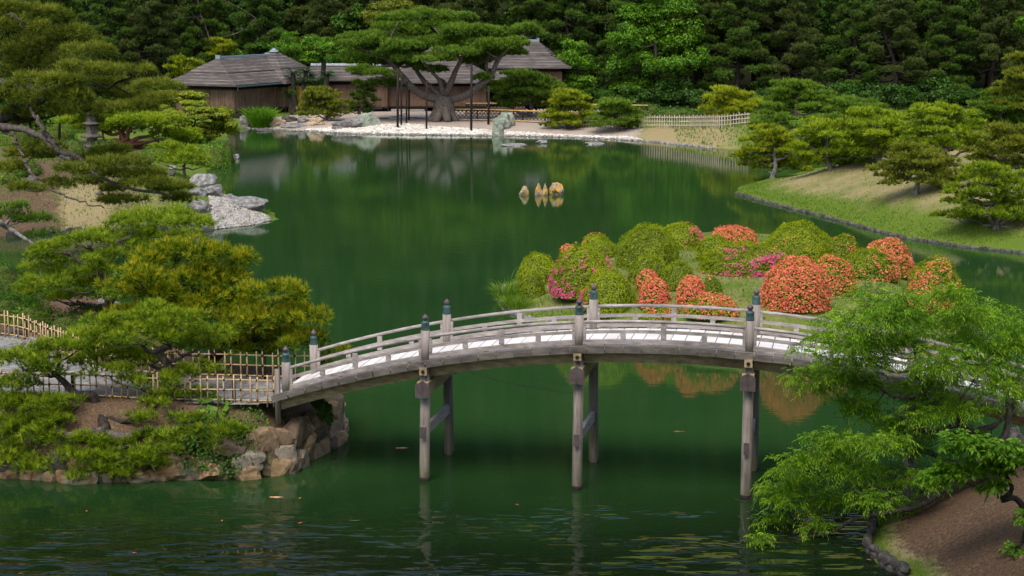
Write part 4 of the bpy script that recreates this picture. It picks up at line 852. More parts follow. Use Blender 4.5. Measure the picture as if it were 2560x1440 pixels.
pine("spreading_pine", "drooping pine branch tip with bare grey end low over the water beside the frame edge", T[0], px_pads([(20, 545, 120, 50), (90, 550, 120, 40), (30, 515, 90, 30), (110, 585, 90, 34)], 73, rg, .6), T, [.2, .14, .10, .07, .03], leaf='pine_mid', bark='bark_pale', dens=45, K=10, L=.26, w=.012, seed=42)
b = LM.hit(318, 372); rT = [b - A_((0, 0, .2)), b, D(318, 350, b[1]), D(305, 330, b[1]), D(322, 310, b[1])]
P = px_pads([(215, 300, 150, 40), (300, 285, 190, 44), (390, 305, 160, 44), (255, 315, 150, 34), (350, 300, 170, 40), (420, 335, 150, 44), (470, 350, 90, 36), (440, 375, 120, 40), (400, 395, 110, 34), (250, 280, 140, 34)], b[1], rg, 2.0)
t = pine("red_pine", "low wide pine with smooth red forked trunk and bright green layers beside the stone lantern", b, P, rT, [.36, .30, .24, .2, .12], leaf='pine_bright', bark='bark_red', dens=64, K=9, L=.26, w=.03, seed=43, bias=.55)
mb = MB()
for L_ in ([(318, 365), (290, 350), (262, 352), (255, 320)], [(312, 355), (300, 330), (290, 308)], [(320, 360), (345, 345), (375, 340), (400, 330)], [(322, 362), (360, 358), (395, 350)], [(316, 352), (322, 328), (330, 312)]):
    Q = crom([D(x, y, b[1] - .6 + .3 * i) for i, (x, y) in enumerate(L_)], 12); mb.tube(Q, np.linspace(.19, .06, 12), 8)
mb.build("limb", M['bark_red'], t, b, True)
b = LM.hit(470, 352); mp_ = px_blobs([(430, 245, 150, 44), (480, 250, 140, 50), (395, 300, 130, 50), (550, 290, 110, 50), (500, 345, 110, 30), (400, 275, 110, 36), (520, 285, 130, 44), (470, 285, 120, 40), (560, 310, 90, 44), (510, 320, 140, 40), (440, 310, 120, 40), (585, 328, 50, 30), (460, 335, 90, 30), (545, 335, 80, 24)], b[1] - 1.0, 2.2, rg)
leafy("maple_tree", "wide low maple with orange tinged green leaves overhanging the water by the pavilion", b, mp_, 'leaf_maple', 'bark_dark', .24, .6, 130, 44, "maple tree", bias=.45, tilt=.35, k=8)
b = LM.hit(463, 445); T = [b - A_((0, 0, .2)), b, D(460, 420, b[1]), D(468, 395, b[1])]
pine("garden_pine", "small slender pine standing behind the grey rocks at the water", b, px_pads([(420, 365, 90, 30), (470, 375, 80, 28), (440, 385, 110, 30), (490, 395, 70, 26), (455, 405, 100, 28), (500, 412, 50, 20), (415, 405, 60, 22)], b[1], rg, .8), T, [.12, .1, .08, .05], leaf='pine_bright', dens=46, K=8, L=.22, w=.018, seed=45, bias=.55)
bush("round bright green bush right at the water under the maple", LM, (530, 415), 88, 62, 'leaf_bright', 51, .13, 120, bias=.62)
bush("dark green bush tucked behind the round bush at the water", LM, (560, 403), 60, 55, 'leaf_deep', 52, .13, 120)
for i, (px, py, w_, h_, lb) in enumerate([(20, 455, 74, 42, "small box bush low beside the dark rock at the frame edge"), (30, 362, 130, 50, "clipped green bush under the big feathery pine at the frame edge"), (95, 350, 100, 48, "clipped green mound beside the stone lantern"), (110, 395, 70, 38, "small rounded bush on the bare slope under the pine limb"), (180, 330, 120, 60, "bright green bush left of the stone lantern"), (60, 320, 150, 70, "bright leafy bush behind the clipped mounds")]):
    bush(lb, LM, (px, py), w_, h_, 'leaf_bright', 60 + i, .15, 75, bias=.45)
for i, (px, py, w_, h_, lb) in enumerate([(175, 385, 90, 40, "dark rounded bush low in front of the stone lantern"), (270, 392, 110, 40, "dark green bush under the red trunk"), (60, 435, 100, 36, "low spreading bush on the brown slope under the big limb"), (390, 400, 90, 36, "green mound shrub beside the red trunked pine"), (345, 412, 80, 30, "small green shrub below the red trunked pine"), (140, 350, 110, 50, "bright bush against the stone lantern's far side")]):
    bush(lb, LM, (px, py), w_, h_, 'leaf_deep' if i % 2 == 0 else 'leaf_bright', 160 + i, .14, 90, bias=.45, rough=.12)
# leafy mid-ground that closes the view between the left bank and the pavilion
for i, (px, py, w_, h_, lf, lb) in enumerate([(150, 300, 220, 120, 'leaf_deep', "deep green leafy tree farther back than the stone lantern"), (330, 255, 200, 90, 'leaf_bright', "green leafy tree behind the red trunked pine"), (420, 235, 150, 70, 'leaf_deep', "dark leafy shrub against the pavilion wall"), (30, 260, 200, 120, 'leaf_deep', "deep green leafy tree at the frame edge behind the feathery pine"), (300, 320, 180, 70, 'leaf_deep', "dark green leafy shrub right behind the red trunk")]):
    b = LM.hit(px, py + h_ * .5); leafy("leafy_tree", lb, b, px_blobs([(px - w_ * .25, py, w_ * .6, h_ * .8), (px + w_ * .25, py - h_ * .05, w_ * .6, h_ * .7), (px, py - h_ * .2, w_ * .6, h_ * .6)], b[1], 1.5, rg), lf, size=.26, dens=40, seed=70 + i)
# ------------------------------------------------------------------ the great pine on the far court
b = LM.hit(1108, 303); Y = b[1]; sP = mpp(Y)
gp = px_pads([(960, 128, 200, 44), (895, 150, 100, 34), (935, 95, 170, 44), (1010, 70, 150, 50), (1065, 105, 190, 44), (1105, 62, 140, 46), (1175, 75, 150, 50), (1240, 85, 140, 46), (1300, 72, 110, 36), (1335, 80, 50, 26), (1215, 112, 170, 46), (1150, 128, 120, 40), (1255, 130, 120, 36), (1180, 148, 100, 34), (1060, 145, 150, 36), (990, 155, 120, 30), (1078, 172, 90, 26), (940, 182, 110, 30), (890, 110, 90, 36), (1020, 110, 150, 40), (1120, 95, 130, 40), (960, 205, 90, 34), (1215, 192, 60, 24), (1230, 210, 60, 22), (1270, 105, 110, 34), (1000, 40, 110, 40), (1070, 35, 110, 36), (1140, 40, 110, 36), (900, 172, 70, 24)], Y, rg, 3.2)
t = empty("great_pine", b, "great old pine with forked trunk and arching limbs on the sand court", "pine tree")
mb = MB(); r2 = np.random.default_rng(6)
def L3(L, r0, r1, n=20, dy=0.0):
    Q = crom([D(x, y, Y + dy * i) for i, (x, y) in enumerate(L)], n); mb.tube(Q, np.linspace(r0 * .72, r1 * .75, n), 9); return Q
mb.tube(crom([b - A_((0, 0, .4)), b + A_((0, 0, .1)), D(1112, 280, Y), D(1110, 262, Y), D(1112, 240, Y)], 14), [1.35, 1.25, 1.1, 1.0, .95, .92, .92, .95, 1.0, 1.02, 1.0, .95, .9, .8], 12)
for dx, dy in ((-30, -.2), (-18, -1.0), (8, -1.1), (26, -.4), (20, .8), (-20, .9)): mb.tube(crom([D(1110 + dx * .4, 272, Y + dy * .5), D(1110 + dx * .8, 290, Y + dy), D(1110 + dx * 1.25, 306, Y + dy * 1.3)], 8), np.linspace(.55, .3, 8), 7)
nodes = [L3([(1105, 250), (1060, 238), (1030, 218), (1005, 190), (985, 165), (965, 148), (935, 130)], .62, .16, 24, -.3), L3([(1108, 245), (1085, 225), (1062, 205), (1040, 175), (1025, 150)], .5, .15, 18, .4),
         L3([(1120, 250), (1165, 238), (1200, 212), (1228, 188), (1245, 150), (1275, 115), (1305, 90)], .6, .14, 24, -.2), L3([(1112, 240), (1128, 205), (1140, 175), (1152, 150), (1165, 110)], .5, .14, 18, -.3), L3([(1108, 240), (1100, 205), (1085, 185), (1070, 165)], .36, .12, 14, -.5),
         L3([(1225, 190), (1215, 165), (1225, 130), (1230, 105)], .3, .12, 14, .3), L3([(1120, 235), (1110, 205), (1092, 195)], .3, .16, 10, .6), L3([(1152, 150), (1120, 110), (1090, 75)], .22, .08, 12, .3)]
nd = np.concatenate([q[6:] for q in nodes])
for c, rx, ry, h, *_ in gp:
    j = np.argmin(np.linalg.norm(nd - c, axis=1) + np.maximum(0, nd[:, 2] - c[2]) * 1.5); Q, R_q = limb(nd[j], c, .16, .06, r2, .05); mb.tube(Q, R_q, 6)
mb.build("trunk", M['bark'], t, b, True)
Vs, As = [], []
for c, rx, ry, h, *_ in gp:
    rx, ry, h = rx * 1.08, ry * 1.1, h * .8; n = int(46 * (rx * ry * 3.1 + (rx + ry) * h * 1.6)); Pp, d, tv = pad_points(c, rx, ry, h, n, r2, 12); V, a = needles(Pp, d * .8 + A_((0, 0, .35)), 8, .36, .036, .45, .50 + tv + r2.normal(size=n) * .24, r2); Vs.append(V); As.append(a)
tri_mesh("crown", np.concatenate(Vs), np.concatenate(As), M['pine_mid'], t, b)
pole_lb = ["dark prop pole under the great pine's longest limb, tallest of the close pair", "dark prop pole close beside the tall pole under the great pine's longest limb", "short dark prop pole set back behind the close pair under the great pine", "thin short dark prop pole set farthest back under the great pine", "dark prop pole standing at the gravel edge just beside the great pine's trunk", "thick dark prop pole at the gravel edge under the great pine's right fork", "dark prop pole in front of the lattice fence beside the green boulder"]
for i, (px, y0_, y1_) in enumerate([(994, 172, 320), (1003, 180, 313), (1016, 205, 307), (1022, 225, 300), (1066, 200, 325), (1178, 160, 328), (1221, 215, 312)]):
    p = LM.hit(px, y1_); q = D(px + 1, y0_, p[1]); o = MB().tube([p - A_((0, 0, .3)), q], [.11 if i in (0, 5, 6) else .085] * 2, 8).build("prop_pole", M['wood_black'], None, None, True); tag(o, pole_lb[i], "pole", "prop poles under the great pine")
# ------------------------------------------------------------------ garden trees round the villa
niw = [
 ("flat layered pine with yellow green tufts standing behind the pavilion roof", LM, (552, 0, 196), (505, 93, 605, 160), 12, 'pine_lime', 0.0), ("low layered pine between the pavilion roof and the dark wood", LM, (470, 0, 186), (405, 138, 530, 200), 10, 'pine_lime', -.1),
 ("rounded olive pine on the court beside the sago palms", LM, (815, 302), (738, 214, 885, 300), 16, 'pine_olive', .1), ("dark pine in front of the connecting wing next to the olive pine", LM, (905, 300), (865, 195, 952, 292), 12, 'pine_mid', -.05),
 ("leaning pine with dark trunk behind the lattice fence", LM, (1325, 292), (1215, 172, 1430, 275), 20, 'pine_mid', .1), ("lime green pine growing at the corner of the lattice fence", LM, (1415, 322), (1345, 215, 1500, 330), 16, 'pine_lime', 0.0),
 ("low round pine in front of the picket fence", LM, (1545, 328), (1470, 242, 1618, 325), 16, 'pine_mid', .15), ("yellow green tiered pine standing over the end of the picket fence", LM, (1838, 312), (1748, 212, 1905, 300), 16, 'pine_lime', .25),
 ("wide grey green pine on the bank behind the yellow green tiered pine", LM, (1990, 300), (1880, 196, 2110, 290), 20, 'pine_mid', .1), ("small dim pine on the slope right under the tiered pine", LM, (1935, 330), (1870, 275, 2010, 335), 9, 'pine_mid', -.02),
 ("yellow green pine with looped trunk leaning over the tip of the grassy mound", LP, (1932, 446), (1832, 305, 2035, 438), 18, 'pine_lime', .05), ("bright green pine right behind the looped pine on the mound", LP, (2075, 425), (1950, 290, 2190, 425), 20, 'pine_bright', .15),
 ("grey green pine with slanting trunk at the middle of the grassy mound", LP, (2290, 486), (2175, 350, 2420, 475), 20, 'pine_olive', .1), ("dark green pine low on the grass near the frame edge", LP, (2490, 575), (2340, 398, 2620, 565), 24, 'pine_bright', -.1),
 ("bright green pine on the crest of the mound behind the looped pine", LP, (2200, 412), (2060, 262, 2320, 400), 22, 'pine_bright', .1), ("dense green pine on the crest of the mound toward the frame edge", LP, (2360, 415), (2230, 250, 2480, 395), 22, 'pine_bright', 0.0),
 ("olive pine with pale bare limbs behind the dark green pine at the frame edge", LP, (2520, 450), (2400, 300, 2640, 440), 22, 'pine_olive', .05), ("upper pine rising above the others on the mound at the frame edge", LM, (2500, 325), (2395, 225, 2600, 320), 16, 'pine_mid', 0.0),
 ("olive pine with pale arching branch at the upper frame edge", LM, (2590, 330), (2470, 125, 2680, 290), 18, 'pine_olive', .1), ("green pine filling the gap behind the bright pine of the mound", LM, (2130, 350), (2040, 240, 2260, 330), 14, 'pine_mid', 0.05)]
for i, (lb, land, foot, box, n, lf, bi) in enumerate(niw):
    niwaki(lb, land, foot, box, int(n * 1.25), 200 + i, leaf=lf, bias=.52 + bi, bark='bark_pale' if land is LP else 'bark')
def leafy_px(name, lb, foot, blobs, lf, size, dens, seed, dd=2.5, land=LM, **k):
    b = foot_at(land, foot); return leafy(name, lb, b, px_blobs(blobs, b[1], dd, rg), lf, size=size, dens=dens, seed=seed, **k)
leafy_px("leafy_tree", "rounded bright green tree standing beside the main hall roof", (1440, 268), [(1440, 125, 90, 60), (1410, 165, 100, 70), (1475, 165, 80, 70), (1440, 205, 130, 60), (1440, 150, 90, 60), (1460, 235, 90, 50)], 'leaf_bright', .32, 36, 301, bias=.42)
leafy_px("leafy_tree", "large bright green broadleaf tree towering in front of the dark wood", (1650, 268), [(1590, 40, 120, 90), (1650, 30, 140, 90), (1560, 100, 110, 90), (1640, 100, 150, 100), (1710, 90, 120, 90), (1540, 160, 90, 80), (1610, 165, 140, 90), (1690, 160, 140, 90), (1570, 215, 120, 70), (1660, 220, 150, 70), (1740, 150, 80, 80), (1620, -20, 130, 60), (1700, 20, 90, 70)], 'leaf_bright', .34, 32, 302, bias=.40, k=14)
leafy_px("feathery_tree", "feathery light green thicket behind the pavilion's pointed roof", (720, 0, 194), [(720, 120, 110, 60), (690, 140, 70, 50), (750, 145, 80, 50), (725, 95, 60, 40)], 'leaf_bright', .42, 34, 303, aspect=.16, tilt=.9, bias=.45)
leafy_px("leafy_tree", "fresh green tree behind the connecting wing", (810, 0, 193), [(790, 110, 110, 50), (840, 120, 100, 50), (800, 145, 120, 40), (860, 145, 70, 40)], 'leaf_bright', .3, 34, 304, bias=.5)
leafy_px("leafy_tree", "yellowish conifer crown rising right behind the great pine", (1000, 0, 197), [(1000, 20, 150, 70), (950, 50, 130, 60), (1050, 45, 140, 60), (920, 80, 90, 50), (1000, 70, 160, 60), (1080, 80, 110, 50), (1000, -15, 90, 40)], 'pine_olive', .34, 36, 305, aspect=.3, bias=.55)
leafy_px("leafy_tree", "deep green tree between the dark wood and the bright broadleaf tree", (1540, 250), [(1530, 190, 100, 70), (1500, 215, 90, 60), (1560, 225, 90, 60)], 'leaf_deep', .3, 30, 306)
leafy_px("leafy_tree", "deep green tree at the end of the connecting wing behind the great pine", (880, 0, 198), [(870, 60, 110, 70), (860, 100, 110, 70), (900, 30, 90, 60), (850, 135, 90, 50)], 'leaf_deep', .34, 30, 307)
leafy_px("leafy_tree", "dull green tree left of the feathery thicket", (630, 0, 197), [(620, 110, 80, 60), (650, 125, 80, 50), (600, 140, 80, 50)], 'leaf_deep', .32, 30, 308)
leafy_px("leafy_tree", "bright leafed tree at the upper frame edge corner", (2600, 0, 170), [(2560, 60, 60, 60), (2590, 40, 80, 80)], 'leaf_bright', .34, 40, 309)
bush("dark green clipped dome behind the layered pines near the wood", LM, (455, 0, 190), 64, 52, 'leaf_deep', 311, .2, 60)
for i, (px, py, w_, h_, lb) in enumerate([(1250, 195, 60, 30, "green shrub at the foot of the main hall beside the veranda"), (1690, 300, 130, 34, "low dark shrub behind the picket fence under the bright broadleaf tree"), (1620, 290, 90, 34, "low shrub beside the round pine at the picket fence"), (1790, 300, 100, 36, "dark shrub behind the picket fence before the tiered pine")]):
    bush(lb, LM, (px, py), w_, h_, 'leaf_deep', 320 + i, .22, 50)
# bare red-barked tree in the upper wood
b = foot_at(LM, (525, 0, 199)); mb = MB()
for L_, r0, r1 in (([(525, 100), (515, 70), (500, 30), (492, -20)], .10, .06), ([(512, 62), (480, 35), (450, 12)], .05, .02), ([(500, 30), (475, 25), (455, 28)], .04, .02), ([(640, 45), (600, 20), (560, 0)], .05, .02), ([(505, 42), (450, 44)], .04, .02)):
    mb.tube(crom([D(x, y, b[1] - 2) for x, y in L_], 12), np.linspace(r0, r1, 12), 6)
mb.tube(crom([b, D(530, 150, b[1] - 1), D(525, 100, b[1] - 2)], 8), np.linspace(.14, .10, 8), 6); mb.tube(crom([D(525, 100, b[1] - 2), D(600, 80, b[1] - 2), D(640, 45, b[1] - 2)], 8), np.linspace(.07, .05, 8), 6)
tag(mb.build("bare_tree", M['bark'], None, None, True), "leafless tree with thin reddish branches against the dark wood", "tree")
# sago palms beside the pavilion
def sago(px, py, pt, lb, seed, r=1.15):
    b = LM.hit(px, py); rng = np.random.default_rng(seed); top = D(pt[0], pt[1], b[1]); t = empty("sago_palm", b, lb, "sago palm", "sago palms by the pavilion")
    MB().tube(crom([b - A_((0, 0, .2)), lerp(b, top, .5) + A_((rng.uniform(-.2, .2), 0, 0)), top], 10), np.linspace(.30, .24, 10), 9).build("trunk", M['bark_dark'], t, b, True); Vs, As = [], []
    for i in range(34):
        f = rng.uniform(0, 6.28); el = rng.uniform(-.2, 1.2); s = np.linspace(0, 1, 22)[:, None]; d = A_((math.cos(f), math.sin(f), 0)); L = r * rng.uniform(.8, 1.1)
        sp = top + d * (L * s * math.cos(el * .7)) + A_((0, 0, 1)) * (L * (s * math.sin(el) * 1.1 - .55 * s * s)); sd2 = A_((-d[1], d[0], .25))
        for sg in (-1, 1):
            tip = sp + sg * sd2 * (.24 * np.sin(np.pi * (.1 + .85 * s))) + d * .08; Vs.append(np.stack([sp - d * .03, sp + d * .03, tip], 1).reshape(-1, 3)); As.append(np.full(66, rng.uniform(.3, .9)))
    tri_mesh("crown", np.concatenate(Vs), np.concatenate(As), M['leaf_sago'], t, b)
for i, (a_, c_, pt, lb, r) in enumerate([(742, 282, (733, 183), "tall sago palm in front of the pavilion's side roof", 1.3), (765, 280, (764, 178), "sago palm behind the tall one by the pavilion", 1.1), (808, 282, (810, 150), "tallest sago palm with bare trunk before the connecting wing", 1.0), (818, 285, (818, 188), "sago palm next to the olive pine", 1.2), (735, 288, (722, 235), "small leaning sago palm before the yellow wall", 1.0), (760, 284, (758, 208), "low spreading sago palm in the middle of its group", 1.3), (790, 284, (790, 205), "low bushy sago palm before the connecting wing", 1.3)]): sago(a_, c_, pt, lb, 400 + i, r)
# ------------------------------------------------------------------ azalea island
def azalea(label, x0, y0, x1, y1, fl=(), seed=0, leaf='leaf_azalea', bias=.5):
    """fl: (material, direction (right, away, up), threshold, density)"""
    cx = (x0 + x1) / 2; f = LI.hit(cx, y1 - 2); s = mpp(f[1]); rx = (x1 - x0) * s / 2 * .97; ry = rx * .80; rz = max(.35, (y1 - y0) * s - ry * .17); b = A_((f[0], f[1] + ry * .95, 0)); b[2] = float(LI.h(b[0], b[1])) - .03
    rng = np.random.default_rng(seed); n = int(1350 * rx * (rx * .9 + rz * 1.5) * 1.9)
    cz = rng.uniform(-.06, 1, n); ph = rng.uniform(0, 2 * np.pi, n); q = np.sqrt(1 - np.clip(cz, 0, 1) ** 2.3); d = np.stack([q * np.cos(ph), q * np.sin(ph), cz], 1)
    lump = np.array([mnoise.noise(Vector(v * 2.2 + seed)) for v in d]); fine = np.array([mnoise.noise(Vector(v * 7 + seed)) for v in d])
    rr = (1 + .11 * lump + .05 * fine)
    P = b + d * A_((rx, ry, rz)) * (rr * rng.uniform(.93, 1.025, n))[:, None]; nn = unit(d / A_((rx, ry, rz)))
    t = empty("azalea_bush", b, label, "azalea", "azalea bushes on the island")
    V, a = leaves(P, nn + A_((0, 0, .35)), .068, .55, bias + .10 + .22 * lump + .22 * fine + rng.normal(size=n) * .10, rng, .32); quad_mesh("foliage", V, a, M[leaf], t, b); core(t, b, rx * .88, ry * .88, rz * .9)
    for m_, dr, thr, den in fl:
        pr = (den * .64 if thr < 0 else den * .52) * smooth((((d @ unit(A_(dr, float))) - thr - (.12 if thr < 0 else .24)) / .5 + 1.2 * lump + 1.3 * fine) * 1.5); k = rng.random(n) < pr
        if k.sum():
            Pf = P[k] + nn[k] * .03; V1, a1 = leaves(Pf, nn[k] + A_((0, -.25, .25)), .070, .9, .5 + rng.normal(size=k.sum()) * .22, rng, .5); quad_mesh("blossoms", V1, a1, M[m_], t, b)
O, K_ = 'fl_orange', 'fl_pink'
AZ = [("green azalea at the water's edge with a few orange blossoms on its right", 1315, 617, 1402, 662, [(O, (1, 0, .6), .75, .3)]), ("small azalea crowned with orange blossoms behind the green one at the water", 1396, 608, 1444, 652, [(O, (.2, 0, 1), .3, .75)]),
 ("plain green azalea behind the tiny round one at the island's narrow end", 1290, 636, 1400, 726, []), ("tiny round olive azalea lowest at the island's narrow end", 1301, 680, 1366, 750, [], 'leaf_azalea', .38),
 ("big dome azalea with magenta blossoms low on its left flank", 1374, 630, 1542, 762, [(K_, (-1, -.7, -.35), .24, 1.2), (K_, (1, .1, .35), .66, .55), (O, (-1, .2, .5), .85, .4)]),
 ("azalea dusted with orange at the back edge beside the tallest green dome", 1450, 580, 1535, 640, [(O, (-.2, .3, 1), .6, .45)]), ("round green azalea tucked against the tallest green dome", 1461, 594, 1548, 648, []),
 ("tallest plain green azalea dome on the island", 1539, 555, 1710, 674, [], 'leaf_azalea', .45), ("azalea with pink blossoms on its right flank behind the tallest dome", 1640, 551, 1770, 628, [(K_, (1, -.4, .1), .45, .55), (O, (.9, .2, .6), .55, .5)]),
 ("deep green azalea in the island's middle, left of its twin", 1570, 638, 1676, 714, [], 'leaf_azalea', .40), ("deep green azalea in the island's middle, right of its twin", 1650, 652, 1746, 732, [], 'leaf_azalea', .40),
 ("green azalea edged with pink blossoms right behind a bridge post", 1449, 684, 1597, 806, [(K_, (-1, -.2, .1), .62, .75), (O, (-.8, .1, .7), .72, .5), (O, (.3, 0, 1), .9, .4)]),
 ("small orange blossoming azalea above the rounder orange one", 1588, 680, 1654, 735, [(O, (0, -.3, .9), .0, .75)]), ("rounded orange blossoming azalea near the railing", 1597, 704, 1680, 776, [(O, (-.1, -.6, .5), -.2, .8)]),
 ("orange red azalea with a leafy green flank on its right", 1692, 693, 1768, 768, [(O, (-.2, -.8, .4), -.3, .9)]), ("dark green azalea flank with few blossoms beside the orange red one", 1752, 692, 1812, 752, [(O, (-.5, -.5, .6), .75, .4)], 'leaf_azalea', .3),
 ("wide orange azalea at the island's back edge", 1771, 559, 1908, 632, [(O, (0, -.2, 1), .05, .85)]), ("plain green azalea in front of the wide orange one", 1740, 586, 1838, 655, [], 'leaf_azalea', .5),
 ("long low azalea sprinkled with pink blossoms in the middle of the island", 1752, 603, 1990, 696, [(K_, (-.1, -1, -.1), .35, .6), (K_, (.2, -.8, .4), .55, .4)]),
 ("largest green azalea mound at the island's back edge", 1908, 551, 2100, 662, [(O, (-.6, -.7, .1), .75, .35)]), ("green azalea with sparse blossoms beside the largest green mound", 2070, 583, 2158, 672, [(O, (.1, -.6, .6), .7, .3)], 'leaf_azalea', .4),
 ("orange dome azalea at the island's far right behind a green one", 2158, 600, 2296, 696, [(O, (.1, -.3, .9), .1, .85)]), ("green azalea with orange blossoms on its lower right", 2106, 618, 2262, 706, [(O, (.8, -.8, .1), .45, .75)], 'leaf_azalea', .42),
 ("biggest coral red azalea by the railing's end", 1908, 660, 2086, 792, [(O, (-.2, -.8, .4), -.35, .92)]), ("half orange half green azalea leaning on the coral red one", 2020, 641, 2153, 745, [(O, (-.1, -.6, .6), .05, .6)]),
 ("tall azalea with rusty orange blossoms at the right end of the island", 2268, 650, 2428, 806, [(O, (-.3, -.9, .2), .2, .55)]),
 ("low orange flecked azalea right behind the bridge rail", 1712, 752, 1856, 816, [(O, (0, -.5, .7), .1, .6)]), ("low yellow green azalea flecked with orange behind the bridge rail", 1600, 768, 1712, 812, [(O, (0, -.5, .7), .3, .5)])]
for i, q in enumerate(AZ): azalea(*q[:6], seed=500 + i, **({'leaf': q[6], 'bias': q[7] - .08} if len(q) > 6 else {'bias': .44 + .05 * (i % 3)}))

# ------------------------------------------------------------------ grass
def blades(name, P, L, w, seed, leaf='grass', lean=.35, K=3, kind='stuff', up=1.0, label=None, cat=None):
    rng = np.random.default_rng(seed); V, a = needles(P, np.repeat(A_([(0, 0, 1.0)]), len(P), 0) * up, K, L, w, lean, .5 + rng.normal(size=len(P)) * .2, rng)
    return tag(tri_mesh(name, V, a, M[leaf], None, None), label, cat, None, kind)
def scatter(L, box, n, seed, fn):
    rng = np.random.default_rng(seed); x = rng.uniform(box[0], box[1], n); y = rng.uniform(box[2], box[3], n); d = L.sd(x, y); k = rng.random(n) < fn(x, y, d); x, y = x[k], y[k]; return np.stack([x, y, L.h(x, y)], 1)
blades("grass", scatter(LI, (-1, 21, 55, 82), 26000, 1, lambda x, y, d: (d > .1) * (.25 + .75 * np.exp(-((d - .5) / .8) ** 2))), .17, .012, 1)
blades("grass", scatter(LP, (10, 42, 86, 115), 40000, 2, lambda x, y, d: (d > .15) * np.clip(.06 + np.exp(-((d - .6) / 1.2) ** 2), 0, 1)), .13, .014, 2)
blades("grass", scatter(LM, (-40, -10, 82, 118), 26000, 3, lambda x, y, d: (d > .3) * .5), .16, .016, 3)
blades("grass", scatter(LF, (7, 18, 31, 47), 9000, 4, lambda x, y, d: (d > .1) * np.clip(.10 + .8 * np.exp(-((d - .3) / .5) ** 2), 0, 1)), .09, .006, 4)
blades("grass", scatter(LA, (-22, -4, 42, 58), 12000, 5, lambda x, y, d: (d > .3) * .35), .10, .006, 5, 'pine_yellow')
blades("grass", scatter(LM, (14, 60, 140, 186), 26000, 6, lambda x, y, d: (d > .3) * .8), .26, .03, 6)
def clump(name, label, land, px, py, r, L, w, n, seed, leaf='grass', lean=.4):
    b = land.hit(px, py); rng = np.random.default_rng(seed); f = rng.uniform(0, 6.28, n); rr = r * np.sqrt(rng.random(n)); P = np.stack([b[0] + rr * np.cos(f), b[1] + rr * np.sin(f), np.full(n, b[2])], 1)
    dn = np.stack([np.cos(f) * rr / r * .5, np.sin(f) * rr / r * .5, np.ones(n)], 1); V1, V2, As = [], [], []
    for i in range(n):
        d = unit(dn[i] + rng.normal(size=3) * lean * .5); l = L * rng.uniform(.5, 1.1); h = A_((d[0], d[1], 0)); s = unit(np.cross(d, rng.normal(size=3))) * w
        m_ = P[i] + d * l * .6; e = m_ + d * l * .3 + h * l * .35 - A_((0, 0, .12 * l)); V1 += [P[i] - s, P[i] + s, m_ + s * .8, m_ - s * .8]; V2 += [m_ - s * .8, m_ + s * .8, e, e - s * .1]; As += [rng.uniform(.2, .9)] * 4
    return tag(quad_mesh(name, np.array(V1 + V2), np.array(As + As), M[leaf], None, None), label, "grass")
clump("grass_clump", "tall bright ornamental grass clump between rocks beside the pavilion", LM, 650, 318, .75, 2.5, .03, 1000, 11, 'leaf_bright', .2)
clump("grass_clump", "long arching grass tuft at the island's narrow tip", LI, 1272, 748, .55, 1.0, .010, 420, 12, 'grass', .5)
clump("grass_clump", "grass tuft behind the tiny round azalea at the island tip", LI, 1290, 770, .6, .7, .010, 420, 15, 'grass', .6)
clump("grass_clump", "thin tall seeding grass stalks at the island tip", LI, 1262, 735, .15, 1.5, .006, 12, 13, 'grass', .2)
clump("reed_clump", "tall dark green reed clump behind the bamboo fence at the frame edge", LA, 40, 785, .8, 1.25, .010, 520, 14, 'leaf_deep', .4)
clump("grass_clump", "grass hanging over the stone wall below the bridge", LA, 735, 1160, .16, .4, .006, 120, 16, 'grass', .9)

